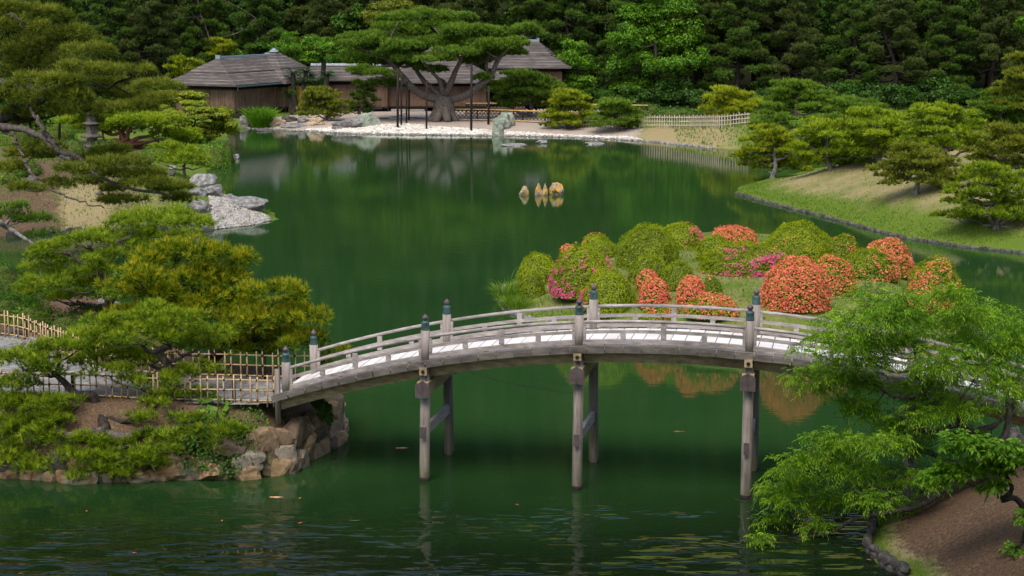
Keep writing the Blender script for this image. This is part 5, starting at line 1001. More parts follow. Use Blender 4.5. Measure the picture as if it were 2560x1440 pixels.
# ------------------------------------------------------------------ rocks
rk = [ # px, foot py, w, h, material, land/z, label
 (1309, 488, 28, 34, 'rock_orange', 0, "grey rock with orange lichen tip, leftmost of the three in open water"), (1347, 488, 22, 38, 'rock_orange', 0, "tall split orange lichen rock standing in open water"), (1391, 487, 40, 36, 'rock_orange', 0, "broad rounded orange lichen rock in open water"),
 (1290, 366, 76, 9, 'rock_pale', 0, "long flat stepping stone lying in the water before the court"), (1356, 359, 30, 12, 'rock_pale', 0, "small pale stepping stone between the two long ones"), (1484, 361, 56, 8, 'rock_pale', 0, "flat stepping stone farther along in the water"), (1457, 347, 40, 6, 'rock_pale', 0, "thin flat stone right at the gravel edge"),
 (1243, 339, 40, 50, 'rock_green', 0, "pointed pale green stone standing at the gravel edge"), (1255, 324, 66, 46, 'rock_green', LM, "green grey boulder behind the pointed stone"), (1268, 316, 40, 42, 'rock_green', LM, "mossy boulder tucked behind the green grey boulder"),
 (868, 322, 80, 32, 'rock', LM, "long grey boulder on the gravel beside the dark pine"), (918, 318, 62, 40, 'rock_green', LM, "lichened boulder right of the long grey boulder"),
 (612, 318, 34, 36, 'rock', LM, "tall grey rock under the pavilion corner"), (640, 322, 40, 16, 'rock_dark', LM, "low dark rock under the grass clump"), (692, 316, 44, 24, 'rock_tan', LM, "tan topped rock right of the grass clump"), (668, 308, 40, 22, 'rock', LM, "grey rock behind the grass clump"), (722, 304, 40, 20, 'rock_dark', LM, "dark rock before the yellow wall"),
 (738, 320, 80, 13, 'rock', LM, "flat grey slab stone at the pond edge by the pavilion"), (755, 308, 26, 22, 'rock', LM, "upright grey stone behind the flat slab"), (792, 314, 46, 24, 'rock_tan', LM, "tan pointed rock in front of the olive pine"), (776, 316, 20, 14, 'rock_tan', LM, "small tan stone beside the pointed tan rock"), (842, 324, 30, 14, 'rock', LM, "small grey stone left of the long boulder"), (660, 328, 50, 9, 'rock_dark', 0, "dark flat stone in the water below the grass clump"),
 (588, 397, 22, 18, 'rock_pale', 0, "small pale rock in the water beside the round bush"), (540, 420, 18, 12, 'rock_pale', 0, "small pale stone at the foot of the round bush"),
 (492, 490, 46, 30, 'rock_pale', LM, "grey rounded rock nearest the slender pine"), (505, 470, 80, 44, 'rock_pale', LM, "broad sloping grey rock at the back of the rocky point"), (532, 492, 50, 38, 'rock_pale', LM, "lichen spotted rock in the middle of the rocky point"), (497, 533, 68, 38, 'rock', LM, "dark cracked boulder at the front of the rocky point"), (618, 524, 100, 40, 'rock_pale', LM, "long grey slab sloping into the water at the rocky point"), (575, 498, 36, 18, 'rock_pale', LM, "small rock in the grass of the rocky point"),
 (430, 425, 26, 18, 'rock', LM, "small dark grey rock behind the slender pine"), (160, 420, 56, 40, 'rock_dark', LM, "dark upright rock under the crossing pine limb"), (78, 478, 66, 46, 'rock_dark', LM, "big dark rock beside the small box bush"), (248, 490, 24, 14, 'rock_dark', LM, "small dark stone on the bare slope"), (420, 440, 30, 16, 'rock_dark', LM, "low dark stone on the grass under the small pine"), (290, 425, 34, 20, 'rock_dark', LM, "dark stone under the red trunked pine"),
 (30, 1192, 110, 76, 'rock_dark', 0, "large dark boulder at the water on the frame edge"), (150, 1190, 100, 80, 'rock_dark', LA, "rounded blue grey boulder under the leaning pine's branches"), (95, 1198, 50, 34, 'rock_brown', 0, "small brown boulder between the two dark boulders"), (250, 1204, 110, 40, 'rock_dark', 0, "long low dark boulder at the waterline below the leaning pine"), (340, 1206, 70, 34, 'rock_brown', 0, "small brown boulder at the waterline under pine needles"), (425, 1200, 110, 70, 'rock_brown', 0, "mossy brown boulder left of the stone wall"), (520, 1200, 120, 74, 'rock_brown', 0, "wide mossy boulder next to the stone wall"),
 (272, 780, 56, 50, 'rock', LA, "grey boulder behind the bamboo fence at the layered pine's foot"), (2545, 1130, 56, 70, 'rock_dark', LF, "dark upright rock beyond the mound at the frame edge"), (30, 840, 60, 24, 'rock_dark', LA, "low dark stone behind the fence at the frame edge")]
for i, (px, py, w_, h_, m_, ld, lb) in enumerate(rk):
    flat = h_ < .3 * w_; rock_px(px, py, w_, h_, M[m_], lb, 700 + i, land=None if isinstance(ld, int) else ld, cuts=9 if m_ == 'rock_orange' else 7, taper=.45 if m_ == 'rock_orange' and w_ < 35 else 0.0, rough=.2 if flat else .3, rz=0.0, sub=3)
for lb, px, wp, hp, sd in (("thin orange lichen fin joined beside the tall split rock in open water", 1363, 17, 37, 771),): rock_px(px, 488, wp, hp, M['rock_orange'], lb, sd, z=0.0, taper=.6)

def stones_along(name, label, cat, pts, courses, size, material, seed, boxy=.35, step=.8, zlo=.0, inward=0.0, kind=None, depth=.7):
    """stones set side by side along a shoreline polyline (world xy), joined as one wall or kerb"""
    rng = np.random.default_rng(seed); mb = MB(); pts = np.asarray(pts, float); seg = np.diff(pts, axis=0); ln = np.linalg.norm(seg, axis=1); cum = np.concatenate([[0], np.cumsum(ln)]); nV = 0
    for c in range(courses):
        s = rng.uniform(0, size)
        while s < cum[-1]:
            sz = size * rng.uniform(.55, 1.35); i = min(len(ln) - 1, int(np.searchsorted(cum, s) - 1) if s > 0 else 0); t = (s - cum[i]) / ln[i]; p = pts[i] + seg[i] * t; e = seg[i] / ln[i]; nr = A_((-e[1], e[0]))
            hz = size * rng.uniform(.42, .62); V, Fc = rock_shape(sz * .60, sz * depth * .6, hz, int(rng.integers(1e9)), 3 if size > .4 else 2, .12, 4, boxy)
            an = rng.normal() * .12; V2 = V.copy(); V2[:, 0] = V[:, 0] * math.cos(an) - V[:, 2] * math.sin(an); V2[:, 2] = V[:, 0] * math.sin(an) + V[:, 2] * math.cos(an)
            q = p + nr * (inward * (c + .3)); W3 = np.stack([q[0] + V2[:, 0] * e[0] + V2[:, 1] * nr[0], q[1] + V2[:, 0] * e[1] + V2[:, 1] * nr[1], zlo + size * .95 * c * .62 + V2[:, 2] + rng.uniform(-.02, .03)], 1)
            mb.add(W3, [Fc], rng.random()); s += sz * step
    return tag(mb.build(name, material), label, cat, None, kind)
wm, nt, o = mat('wall_stones'); n1 = noise_tex(nt, 4, 8, geo_pos(nt), .7); n2 = noise_tex(nt, 1.6, 4, geo_pos(nt))
cc = ramp(nt, attr_v(nt), [(0.0, (.13, .10, .075)), (.35, (.26, .18, .105)), (.6, (.42, .29, .16)), (.8, (.21, .185, .155)), (1., (.44, .36, .26))])
cc = mixc(nt, .75, cc, ramp(nt, n1, [(.3, (.35, .35, .35)), (.55, (1, 1, 1)), (.75, (1.7, 1.7, 1.6))]), 'MULTIPLY'); cc = mixc(nt, ramp(nt, n2, [(.52, (0, 0, 0)), (.68, (.6, .6, .6))]), cc, (.06, .075, .03)); pbr(nt, o, cc, .9, bump(nt, n1, .6, .05), spec=.15); M['wall_stone'] = wm
stones_along("stone_wall", "rough brown stone retaining wall at the bank corner below the bridge", "wall", pxpoly([(560, 1196), (640, 1193), (720, 1182), (772, 1150), (845, 1106), (852, 1082), (842, 1058), (800, 1036)]), 3, .66, M['wall_stone'], 5, .8, .80, .08, .08)
stones_along("stone_revetment", "low row of dark mossy stones along the near bank's waterline", "wall", pxpoly([(-160, 1184), (0, 1192), (200, 1208), (430, 1198), (570, 1196)]), 2, .5, M['rock_brown'], 15, .5, .85, .02, .2)
stones_along("stone_kerb", "low kerb of grey stones along the grassy mound's waterline", "kerb", LP.P[0:8], 1, .30, M['rock_dark'], 6, .2, .95, .0)
stones_along("stone_kerb", "kerb of small stones round the foreground mound's waterline", "kerb", LF.P[[12, 11, 0, 1, 2, 3, 4, 5]] if len(LF.P) > 12 else LF.P[:6], 2, .24, M['rock_dark'], 7, .2, .85, .02)
stones_along("stone_kerb", "thin pale stone kerb under the white gravel of the far bank", "kerb", pxpoly([(620, 321), (680, 324), (740, 328), (900, 336), (1240, 340), (1400, 343), (1500, 347), (1620, 354), (1720, 364), (1790, 372)]), 1, .36, M['rock'], 8, .3, .95, -.04)
stones_along("stone_kerb", "stone kerb at the island's narrow end", "kerb", pxpoly([(1262, 718), (1247, 742), (1264, 777), (1332, 802), (1440, 824)]), 1, .3, M['rock_pale'], 9, .2, .9, .02)
stones_along("stone_kerb", "dark stone kerb along the water below the left slope", "kerb", pxpoly([(0, 594), (150, 584), (400, 579), (540, 575)]), 1, .5, M['rock_dark'], 10, .3, .85, .05)
def pebbles(poly, L, n, size, material, seed, z=.3):
    rng = np.random.default_rng(seed); P = pxpoly(poly, z); lo, hi = P.min(0), P.max(0); x = rng.uniform(lo[0], hi[0], n); y = rng.uniform(lo[1], hi[1], n); k = (poly_sd(P, x, y) > 0) & (L.sd(x, y) > .05); x, y = x[k], y[k]; z = L.h(x, y)
    O6 = A_([(1, 0, 0), (-1, 0, 0), (0, 1, 0), (0, -1, 0), (0, 0, 1), (0, 0, -1)], float); T6 = A_([(0, 2, 4), (2, 1, 4), (1, 3, 4), (3, 0, 4), (2, 0, 5), (1, 2, 5), (3, 1, 5), (0, 3, 5)])
    m_ = len(x); s = size * rng.uniform(.5, 1.2, (m_, 1, 1)); an = rng.uniform(0, 6.28, m_); R = np.stack([np.stack([np.cos(an), -np.sin(an)], -1), np.stack([np.sin(an), np.cos(an)], -1)], 1)
    V = O6[None] * A_((1, .75, .5)) * s * rng.uniform(.8, 1.25, (m_, 6, 1)); V[:, :, :2] = np.einsum('nij,nkj->nki', R, V[:, :, :2]); V += np.stack([x, y, z], 1)[:, None, :]
    return tag(mesh("gravel", V.reshape(-1, 3), [(T6[None] + 6 * np.arange(m_)[:, None, None]).reshape(-1, 3)], material, smooth=False), kind='stuff')
pebbles([(735, 328), (770, 318), (860, 318), (1000, 318), (1100, 322), (1240, 326), (1400, 332), (1560, 338), (1780, 360), (1790, 371), (1620, 353), (1500, 346), (1240, 339), (900, 335)], LM, 30000, .17, M['pebble'], 1, .3)
pebbles([(520, 503), (560, 496), (620, 512), (680, 540), (690, 552), (620, 566), (545, 572), (525, 540)], LM, 14000, .09, M['pebble_grey'], 2, .3)
# ------------------------------------------------------------------ stone lantern
b = LM.hit(231, 372); s = mpp(b[1]); t = empty("stone_lantern", b, "tall weathered stone lantern with stacked roofs standing among the pines", "stone lantern")
def lan(name, z0, prof, sides=4):
    mb = MB(); mb.lathe(b + A_((0, 0, z0)), prof, sides); return mb.build(name, M['stone_lantern'], t, b)
lan("base", 0, [(.75, -.2), (.75, .25), (.6, .35)]); lan("shaft", .33, [(.42, 0), (.42, .55)]); lan("roof", .86, [(.85, 0), (.9, .12), (.5, .32)]); lan("light_box", 1.16, [(.45, 0), (.45, .7)]); lan("roof", 1.84, [(.62, 0), (.8, .1), (.35, .3)]); lan("light_box", 2.12, [(.40, 0), (.40, .55)]); lan("roof", 2.65, [(.6, 0), (.72, .1), (.2, .42), (.08, .75)])
mb = MB(); mb.lathe(b + A_((0, -.33, 1.5)), [(.12, -.01), (.12, .0)], 10); V = [b + A_((math.cos(f) * .12, -.33 - .005, 1.5 + math.sin(f) * .14)) for f in np.linspace(0, 6.28, 11)[:-1]]; mesh("opening", V, [[list(range(10))]], M['rope'], parent=t, off=b)

# ------------------------------------------------------------------ bamboo fences
def fence(label, feet, land, z, h, step, name="bamboo_fence", rails=(.12, .42, .72), mat_='bamboo', r=.022, seed=0, posts=3, zfix=None):
    P = [G(x, y, z) if land is None else land.hit(x, y) for x, y in feet]; rng = np.random.default_rng(seed); P = np.array(P); ln = np.linalg.norm(np.diff(P, axis=0), axis=1); cum = np.concatenate([[0], np.cumsum(ln)]); Q = lambda s: A_([np.interp(s, cum, P[:, k]) for k in range(3)])
    t = empty(name, P[len(P) // 2], label, "fence"); o_ = P[len(P) // 2]; e = unit(P[-1] - P[0]); nr = A_((e[1], -e[0], 0)); pm = None; ss = np.arange(step * .4, cum[-1], step); pair = 0
    for i, s in enumerate(ss):
        p = Q(s + (step * .22 if i % 2 else 0)) + nr * r * 1.6
        if pm is None: pm = MB().tube([A_((0, 0, -.08)), A_((.004, 0, h * .5)), A_((0, 0, h))], [r * 1.05, r, r * .92], 7).build("upright", M[mat_], t, None, True); q = pm
        else: q = pm.copy(); col.objects.link(q); q.parent = t
        q.location = tuple(p - o_); q.scale = (1, 1, rng.uniform(.93, 1.07)); q.rotation_euler = (rng.normal() * .015, rng.normal() * .02, rng.uniform(0, 6))
    ties = MB()
    for hr in rails:
        S = np.linspace(0, cum[-1], max(4, int(cum[-1] / .5))); MB().tube([Q(s_) + A_((0, 0, h * hr + .01 * math.sin(s_ * 2))) for s_ in S], r * .95, 7).build("rail", M[mat_], t, o_, True)
        for s in ss[::2]: ties.box(Q(s) + A_((0, 0, h * hr)) + nr * r * 1.3, (.026, r * 5.0, r * 2.6), (e, nr, A_((0, 0, 1.))))
    tag(ties.build("rope_ties", M['rope'], t, o_), kind='stuff')
    for i in range(posts):
        p = Q(cum[-1] * (i + .5) / posts) - nr * .06; MB().tube([p - A_((0, 0, .2)), p + A_((0, 0, h * .88))], .048, 9).build("post", M['wood_black'], t, o_, True)
    return t
fence("open bamboo fence along the back of the paved path up to the bridge post", [(-120, 815), (0, 842), (60, 852), (180, 900), (300, 932), (420, 945), (540, 948), (690, 951), (776, 952)], None, 1.75, .84, .225, rails=(.15, .50, .84), seed=1, posts=6, r=.021)
fence("low bamboo fence on the stone bank in front of the paved path", [(-120, 988), (0, 990), (180, 995), (300, 1000), (480, 1008), (600, 1008), (688, 1010)], None, 1.70, .76, .22, rails=(.12, .48, .84), seed=2, posts=4, r=.021)
p = G(695, 1030, 1.55); tag(MB().tube([p - A_((0, 0, .3)), p + A_((0, 0, 1.15))], [.075, .07], 12).build("fence_post", M['wood_pile'], None, None, True), "dark round wooden post where the low bamboo fence meets the bridge", "post")
MBs = MB()
def far_fence(label, feet, h, step, kind_, seed, name):
    P = np.array([LM.hit(x, y) for x, y in feet]); ln = np.linalg.norm(np.diff(P, axis=0), axis=1); cum = np.concatenate([[0], np.cumsum(ln)]); Q = lambda s: A_([np.interp(s, cum, P[:, k]) for k in range(3)]); o_ = P[0]; t = empty(name, o_, label, "fence"); mb = MB(); L = cum[-1]
    if kind_ == 'picket':
        for i, s in enumerate(np.arange(0, L, step)): mb.tube([Q(s), Q(s) + A_((0, 0, h * (1 if i % 2 else .92)))], .05, 5)
        for f in (.2, .5, .8): mb.tube([Q(s) + A_((0, -.05, h * f)) for s in np.linspace(0, L, 12)], .045, 5)
        mb.build("lattice_panel", M['bamboo_grey'], t, o_); pg = 3.5
    else:
        for s in np.arange(-h, L, step):
            for a_, c_ in ((s, s + h), (s + h, s)):
                lo, hi = max(0, min(a_, c_)), min(L, max(a_, c_))
                if hi - lo < .2: continue
                za, zc = ((lo - s) / h, (hi - s) / h) if a_ < c_ else (1 - (lo - s) / h, 1 - (hi - s) / h); mb.tube([Q(lo) + A_((0, 0, h * za)), Q(hi) + A_((0, 0, h * zc))], .026, 4)
        mb.build("lattice_panel", M['wood_black'], t, o_); pg = 2.4
        for f, dy in ((1.0, 0), (1.0, .12), (.08, 0)): MB().tube([Q(s) + A_((0, -.06 + dy, h * f + .04)) for s in np.linspace(0, L, 12)], .06, 6).build("rail", M['bamboo_gold'], t, o_, True)
    for s in np.arange(0, L, pg): MB().tube([Q(s) + A_((0, .06, -.2)), Q(s) + A_((0, .06, h * 1.02))], .07, 7).build("post", M['wood_black'], t, o_, True)
far_fence("front lattice fence with golden bamboo rails beyond the green boulder", [(1130, 302), (1200, 303), (1330, 307), (1450, 311), (1545, 315)], 1.05, .38, 'lattice', 1, "lattice_fence")
far_fence("back lattice fence with golden bamboo rail nearer the villa", [(1165, 286), (1250, 287), (1340, 287), (1480, 289), (1620, 292)], 1.05, .38, 'lattice', 2, "lattice_fence")
far_fence("low pale picket fence of bamboo along the far grass bank", [(1425, 318), (1500, 320), (1620, 320), (1720, 321), (1800, 320), (1875, 312)], 1.15, .27, 'picket', 3, "picket_fence")
# timber and stepping stones on the court
for lb, x0, x1, y in (("long pale timber beam lying before the main hall", 978, 1062, 279), ("short pale timber block behind the long beam", 1003, 1038, 274)):
    a, c_ = LM.hit(x0, y), LM.hit(x1, y); tag(MB().bar(a + A_((0, 0, .12)), c_ + A_((0, 0, .12)), .3, .26).build("timber_beam", M['wood_post']), lb, "timber")
for i, (px, py, w_) in enumerate([(960, 297, 40), (985, 293, 30), (1000, 290, 26), (1012, 286, 20), (1030, 296, 34), (1050, 297, 30)]): rock_px(px, py, w_, 4, M['rock_dark'], "dark flat stepping stone on the sand court before the hall", 800 + i, land=LM, group="stepping stones on the court", name="stepping_stone", sub=2)
# ------------------------------------------------------------------ near bank planting
def patch(name, label, land, spots, leaf, size, seed, dens=900, aspect=.75, hz=.16, cat="creeper", out=.08):
    rng = np.random.default_rng(seed); Vs, As = [], []
    for px, py, wp, hp in spots:
        c = land.hit(px, py); s = mpp(c[1]); r = wp * s / 2; n = int(dens * r * max(r * .6, .12)); f = rng.uniform(0, 6.28, n); q = np.sqrt(rng.random(n)); x = c[0] + np.cos(f) * q * r; dz = hp * s; y = c[1] + np.sin(f) * q * dz * .9
        zz = land.h(x, y) + rng.uniform(0, hz, n) * (1 - q * .5) + .04; ok = land.sd(x, y) > -.25; P = np.stack([x, y - out * rng.uniform(.6, 1.1, n), np.maximum(zz, .12)], 1)[ok]; n2 = len(P)
        V, a = leaves(P, np.repeat(A_([(0, -.75, .75)]), n2, 0), size, aspect, .45 + rng.normal(size=n2) * .2, rng, .45, .3); Vs.append(V); As.append(a)
    return tag(quad_mesh(name, np.concatenate(Vs), np.concatenate(As), M[leaf], None, None), label, cat)
patch("ivy", "deep green ivy spreading over the bank beside the stone wall", LA, [(560, 1105, 150, 50), (500, 1125, 100, 40), (610, 1120, 90, 40), (560, 1145, 110, 30), (470, 1145, 70, 30)], 'leaf_deep', .085, 1, 1700, out=.42, hz=.3)
patch("creeper", "yellow green creeper trailing above the wall stones", LA, [(660, 1060, 90, 30), (640, 1095, 80, 24), (690, 1105, 60, 20), (600, 1060, 60, 26), (680, 1130, 60, 14), (730, 1085, 40, 20)], 'leaf_bright', .055, 2, 1500, out=.3)
patch("butterbur", "clump of big round bright leaves on the bank near the low fence", LA, [(538, 1032, 84, 30)], 'leaf_bright', .16, 3, 420, 1.0, .25, "plant")
def blob_leaves(name, label, L, leaf, size, n, seed, cat):
    rng = np.random.default_rng(seed); Vs, As = [], []
    for px, py, Yb, rx, rz in L:
        P, e, tv = blob_points(D(px, py, Yb), rx, rx * .6, rz, n, rng, 7); V, a = leaves(P, e + A_((0, -.5, .2)), size, .75, .45 + tv + rng.normal(size=n) * .15, rng, .4, .4); Vs.append(V); As.append(a)
    return tag(quad_mesh(name, np.concatenate(Vs), np.concatenate(As), M[leaf], None, None), label, cat)
blob_leaves("ivy", "dark ivy curtain hanging on the bank corner under the bridge", [(812, 1040, 46.2, .30, .42), (798, 1015, 46.3, .30, .25)], 'leaf_deep', .07, 1500, 61, "creeper")
rock_px(672, 1186, 96, 82, M['rock_tan'], "large squared tan block set low in the stone wall", 950, z=0.0, boxy=.85, cuts=3, rough=.12, sub=4)
rock_px(590, 1190, 60, 56, M['rock_tan'], "smaller tan block beside the large squared block in the wall", 951, z=0.0, boxy=.6, cuts=4, rough=.16, sub=4)
for i_, (px, py, w_, h_, lb, lf) in enumerate([(90, 815, 130, 60, "leafy green shrub behind the fence between the reeds and the pink flowered bush", 'leaf_bright'), (215, 812, 130, 54, "dark green shrub behind the pink flowered bush", 'leaf_deep'), (20, 800, 120, 60, "dense green shrub behind the fence at the frame edge", 'leaf_deep')]): bush(lb, LA, (px, py), w_, h_, lf, 960 + i_, .08, 460, rough=.16, bias=.4)
tag(patch("ground_cover", "green leafy ground cover under the leaning pine", LA, [(60, 1110, 150, 40), (110, 1140, 100, 30), (20, 1150, 100, 30), (300, 1175, 120, 30), (180, 1120, 80, 24), (390, 1170, 80, 24), (700, 1050, 60, 20), (640, 1035, 60, 16), (450, 1060, 80, 20), (600, 1180, 60, 16)], 'leaf_deep', .075, 5, 900, cat="plant"), kind="stuff")
bush("bright green leafy bush behind the back bamboo fence", LA, (240, 855), 150, 66, 'leaf_bright', 91, .075, 520, rough=.14, bias=.42); bush("dull green bush with scattered pink blossoms behind the back fence", LA, (165, 835), 110, 50, 'leaf_deep', 92, .06, 600, rough=.15); bush("dense dark shrub at the frame edge behind the reeds", LA, (10, 760), 150, 110, 'leaf_deep', 93, .08, 420, rough=.15)
bush("low green shrub behind the fence in the middle of its run", LA, (330, 890), 120, 46, 'leaf_bright', 94, .07, 520, rough=.15, bias=.4)
b = LA.hit(165, 815); r9 = np.random.default_rng(4); Pq = b + r9.normal(size=(26, 3)) * A_((.5, .25, .14)) + A_((0, -.3, .42)); V, a = leaves(Pq, np.repeat(A_([(0, -.7, .7)]), 26, 0), .1, .9, np.full(26, .4), r9, .4); o_ = [o for o in col.objects if o.get("label", "").startswith("dull green bush with scattered")][0]; quad_mesh("blossoms", V, a, M['fl_pink'], o_, A_(o_.location))
mb = MB()
for x1, y1 in ((40, 868), (62, 872), (90, 880), (110, 866)): mb.tube(crom([G(78, 848, 2.0), G((78 + x1) / 2 + 4, 856, 1.95), G(x1, y1, 1.76)], 8), np.linspace(.10, .04, 8), 7)
tag(mb.build("driftwood_root", M['bark_pale'], None, None, True), "pale bare root sprawling at the path edge by the back fence", "root")
# ------------------------------------------------------------------ foreground feathery tree and its small neighbour
def sprays(blobs, seed, dens, L, leaf_len, aspect, nl, bias, droop=.5):
    rng = np.random.default_rng(seed); Vs, As = [], []
    for bl in blobs:
        c, rx, ry, rz = bl[:4]; tone = bl[4] if len(bl) > 4 else 0; n = int(dens * 4 * (rx * ry + rx * rz + ry * rz)); P, e, tv = blob_points(c, rx, ry, rz, n, rng, 9, -.6); h = unit(e * A_((1, 1, .25)) + rng.normal(size=(n, 3)) * .5 + A_((0, 0, .15))); v = bias + tone + tv + rng.normal(size=n) * .14
        for k in range(nl):
            s = (k + .6) / nl; Q = P + h * (L * s) + A_((0, 0, -1)) * (L * droop * s * s); sd2 = unit(np.cross(h, A_((0, 0, 1.)))) * (1 if k % 2 else -1)
            d = unit(sd2 * .75 + h * .7 + A_((0, 0, -.55)) + rng.normal(size=(n, 3)) * .25); nn = unit(np.cross(d, h * (1 if k % 2 else -1)) + A_((0, 0, .6))); w_ = unit(np.cross(nn, d)); l = leaf_len * rng.uniform(.7, 1.2, (n, 1))
            Vs.append(np.stack([Q, Q + d * l * .45 + w_ * l * aspect * .5, Q + d * l - A_((0, 0, .02)), Q + d * l * .45 - w_ * l * aspect * .5], 1).reshape(-1, 3)); As.append(np.repeat(np.clip(v + .05 * s + rng.normal(size=n) * .08, 0, 1), 4))
    return np.concatenate(Vs), np.concatenate(As)
Y = 39.4; b = A_((*D(2470, 1165, 39.9)[:2], 0)); b[2] = float(LF.h(b[0], b[1]))
fb = px_blobs([(2240, 790, 230, 90), (2150, 800, 120, 60), (2330, 800, 200, 100), (2190, 760, 110, 50), (2250, 745, 90, 40), (2420, 850, 160, 110), (2510, 880, 120, 120), (2100, 855, 190, 60), (2210, 870, 230, 90), (2340, 900, 230, 100), (2480, 960, 200, 110), (2060, 930, 170, 50), (2000, 935, 90, 34), (2040, 970, 110, 34), (2160, 950, 200, 70), (2280, 985, 220, 80), (2400, 1010, 200, 90), (2160, 1030, 160, 60), (2250, 1070, 190, 70), (2080, 1105, 190, 80), (2190, 1110, 190, 80), (2300, 1120, 170, 80), (2010, 1150, 160, 70), (2100, 1180, 190, 90), (2220, 1185, 190, 80), (1950, 1190, 120, 56), (1950, 1250, 140, 70), (2060, 1255, 170, 80), (2170, 1250, 160, 70), (1930, 1300, 90, 50), (2030, 1310, 110, 50), (1900, 1345, 90, 40), (1880, 1372, 60, 30), (1950, 1335, 80, 40), (2310, 1200, 120, 70), (2250, 1270, 120, 60), (2540, 800, 60, 60), (2540, 1010, 80, 90), (2050, 845, 110, 40), (2010, 880, 70, 30), (2300, 745, 110, 50), (2380, 790, 120, 60), (2120, 1000, 120, 50), (1990, 960, 60, 26), (2440, 1090, 140, 60), (2540, 930, 70, 90), (2130, 745, 90, 40), (2400, 740, 120, 50), (2480, 790, 140, 70), (2540, 860, 90, 90), (2180, 720, 70, 30), (2150, 830, 160, 70), (2280, 850, 180, 80), (2420, 800, 160, 80), (2520, 830, 120, 80), (2180, 900, 170, 70), (2330, 950, 190, 80), (2460, 900, 160, 90), (2090, 800, 110, 40), (2250, 770, 160, 60), (2370, 730, 120, 46), (2100, 900, 140, 50), (2000, 1210, 140, 60), (2120, 1140, 150, 60), (1930, 1225, 110, 50), (2290, 1040, 150, 70), (2540, 980, 90, 90)], Y, 1.1, np.random.default_rng(3))
t = empty("feathery_tree", b, "broad airy tree with fine drooping leaves hiding the bridge's far end", "tree"); mb = MB(); rr = np.random.default_rng(12)
skeleton(mb, [b - A_((0, 0, .3)), b, D(2430, 1090, 39.7), D(2400, 1050, 39.5), D(2330, 1000, 39.4), D(2290, 930, 39.3)], [.17, .15, .13, .11, .08, .05], [q[:4] for q in fb], rr, 7)
for L_, r0, r1 in (([(2460, 1150), (2380, 1200), (2310, 1260), (2200, 1285), (2130, 1300), (2080, 1330), (2010, 1345), (1920, 1375)], .09, .015), ([(2470, 1160), (2515, 1080), (2520, 1010), (2500, 930), (2480, 870)], .10, .03), ([(2400, 1060), (2330, 1075), (2270, 1055), (2230, 1020)], .07, .02), ([(2250, 1275), (2180, 1210), (2120, 1250)], .04, .015)):
    mb.tube(crom([D(x, y, Y - .05 * i) for i, (x, y) in enumerate(L_)], 24), np.linspace(r0, r1, 24), 7)
for _ in range(140):
    q = fb[int(rr.integers(len(fb)))]; a_ = q[0] + rr.normal(size=3) * A_((q[1], q[2], q[3])) * .35; Q, R_q = limb(a_, a_ + rr.normal(size=3) * A_((.5, .4, .3)) + A_((0, 0, .1)), .010, .004, rr, .0, .15, 6); mb.tube(Q, R_q, 4)
mb.build("trunk", M['bark'], t, b, True); V, a = sprays(fb, 5, 44, .26, .105, .24, 9, .56); quad_mesh("crown", V, a, M['leaf_willow'], t, b)
b = LF.hit(2590, 1330); Y2 = b[1]; t = empty("small_tree", b, "small crooked tree with glossy broad leaves on the foreground mound", "tree"); fb = px_blobs([(2420, 1110, 130, 50), (2500, 1125, 150, 60), (2380, 1180, 130, 70), (2470, 1165, 120, 50), (2340, 1200, 80, 40), (2480, 1215, 90, 40), (2550, 1150, 80, 60), (2560, 1290, 40, 40), (2540, 1380, 60, 34)], Y2 - .2, .4, rg); mb = MB()
skeleton(mb, [b - A_((0, 0, .2)), b, D(2560, 1270, Y2), D(2535, 1245, Y2), D(2505, 1250, Y2), D(2530, 1220, Y2), D(2500, 1165, Y2)], [.09, .08, .07, .06, .055, .05, .03], [q[:4] for q in fb], rr, 7); mb.build("trunk", M['bark_dark'], t, b, True); V, a = sprays(fb, 6, 58, .20, .14, .5, 6, .55, .3); quad_mesh("crown", V, a, M['leaf_bright'], t, b)
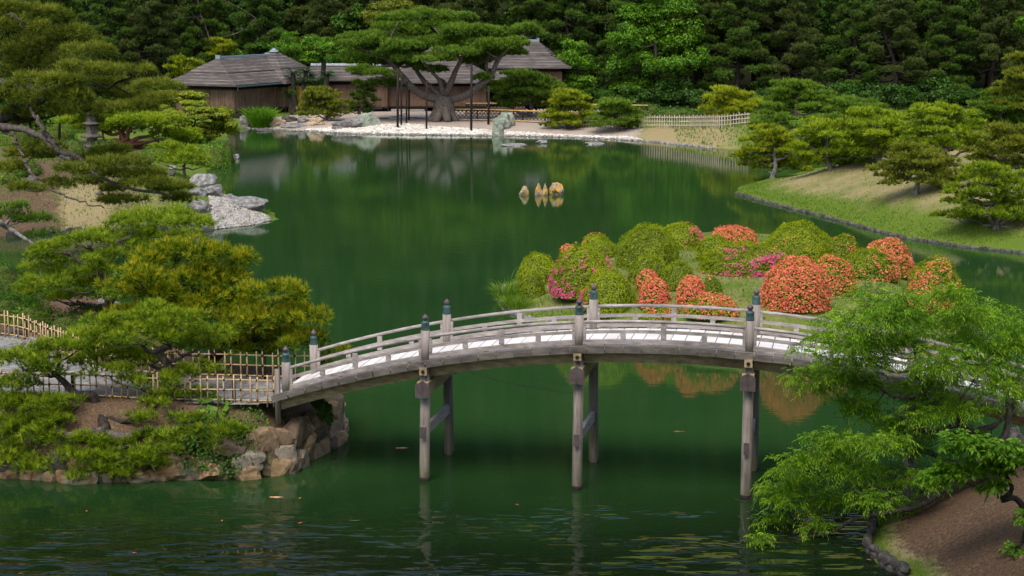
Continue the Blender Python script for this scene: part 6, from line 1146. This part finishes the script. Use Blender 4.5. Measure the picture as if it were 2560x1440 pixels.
# ------------------------------------------------------------------ koi, floating leaves, rope
def koi(px, py, L, head, label, seed, material=None):
    b = G(px, py, 0.0); m_, nt, o = mat('koi_skin'); n1 = noise_tex(nt, 5.0, 2, obj_pos(nt)); pbr(nt, o, ramp(nt, n1, [(.52, (.60, .11, .02)), (.62, (.62, .36, .22) if material is None else material)]), .3)
    prof = [(0, .008), (.06, .04), (.16, .07), (.32, .08), (.5, .07), (.7, .045), (.84, .025), (.9, .02)]; V = []; h = A_((math.cos(head), math.sin(head), 0)); sd2 = A_((-h[1], h[0], 0))
    for s, r in prof:
        c = b - h * (s * L) + sd2 * (.05 * L * math.sin(s * 4)) - A_((0, 0, .035))
        for f in np.linspace(0, 2 * np.pi, 11)[:-1]: V.append(c + sd2 * (r * L * math.cos(f)) + A_((0, 0, 1)) * (r * L * 1.15 * math.sin(f)))
    n = len(prof); q = [(i * 10 + k, i * 10 + (k + 1) % 10, i * 10 + 10 + (k + 1) % 10, i * 10 + 10 + k) for i in range(n - 1) for k in range(10)]; V = [v - b for v in V]
    e = -h * (.88 * L) - A_((0, 0, .02)); m0 = len(V); V += [e + sd2 * .02, e - sd2 * .02, e - h * (.16 * L) - sd2 * .09 * L + A_((0, 0, .02)), e - h * (.09 * L), e - h * (.16 * L) + sd2 * .09 * L + A_((0, 0, .02))]
    for sg in (-1, 1):
        m1 = len(V); c = -h * (.24 * L) + sd2 * (sg * .1 * L) - A_((0, 0, .01)); V += [c, c - h * .05 * L, c - h * .12 * L + sd2 * sg * .10 * L, c - h * .03 * L + sd2 * sg * .12 * L]; q.append((m1, m1 + 1, m1 + 2, m1 + 3))
    ob = mesh("koi", V, [q, [(m0, m0 + 1, m0 + 2, m0 + 3), ], [(m0, m0 + 3, m0 + 4)], [list(range(10))[::-1]]], m_, smooth=True); ob.location = tuple(b + A_((0, 0, -.012))); tag(ob, label, "koi carp")
koi(980, 1120, .75, math.pi * 1.04, "orange headed koi trailing a wake toward the bank", 1); koi(664, 1242, .75, math.pi * 1.0, "orange and white koi swimming along the stone wall", 2); koi(1676, 1078, .70, math.pi, "dull golden koi under the bridge's middle span", 3, (.10, .07, .03))
M['fallen'] = plain('fallen_leaf', (.55, .14, .05), .6)
for i, (px, py) in enumerate([(335, 1383), (750, 1246), (1293, 1262), (52, 1434), (216, 1278), (750, 1308), (555, 1302), (2173, 1400)]):
    c = G(px, py, .012); f = i * 1.3; u_, w_ = A_((math.cos(f), math.sin(f), 0)) * .06, A_((-math.sin(f), math.cos(f), 0)) * .03; V = [c - u_, c - w_ * .9 + A_((0, 0, .012)), c + u_ * 1.1 + A_((0, 0, .01)), c + w_ * .9 + A_((0, 0, .014)), c + A_((0, 0, -.004))]
    tag(mesh("fallen_leaf", V, [[(0, 1, 4), (1, 2, 4), (2, 3, 4), (3, 0, 4)]], M['fallen']), "small reddish leaf floating on the dark water", "leaf", "leaves floating on the pond")
q0, q1 = G(1130, 925, .6), G(1440, 985, .5); tag(MB().tube(crom([q0 + A_((0, 0, .1)), lerp(q0, q1, .5) - A_((0, 0, .06)), q1], 14), .010, 5).build("rope", M['rope']), "thin dark rope strung low over the water between bridge piles", "rope")
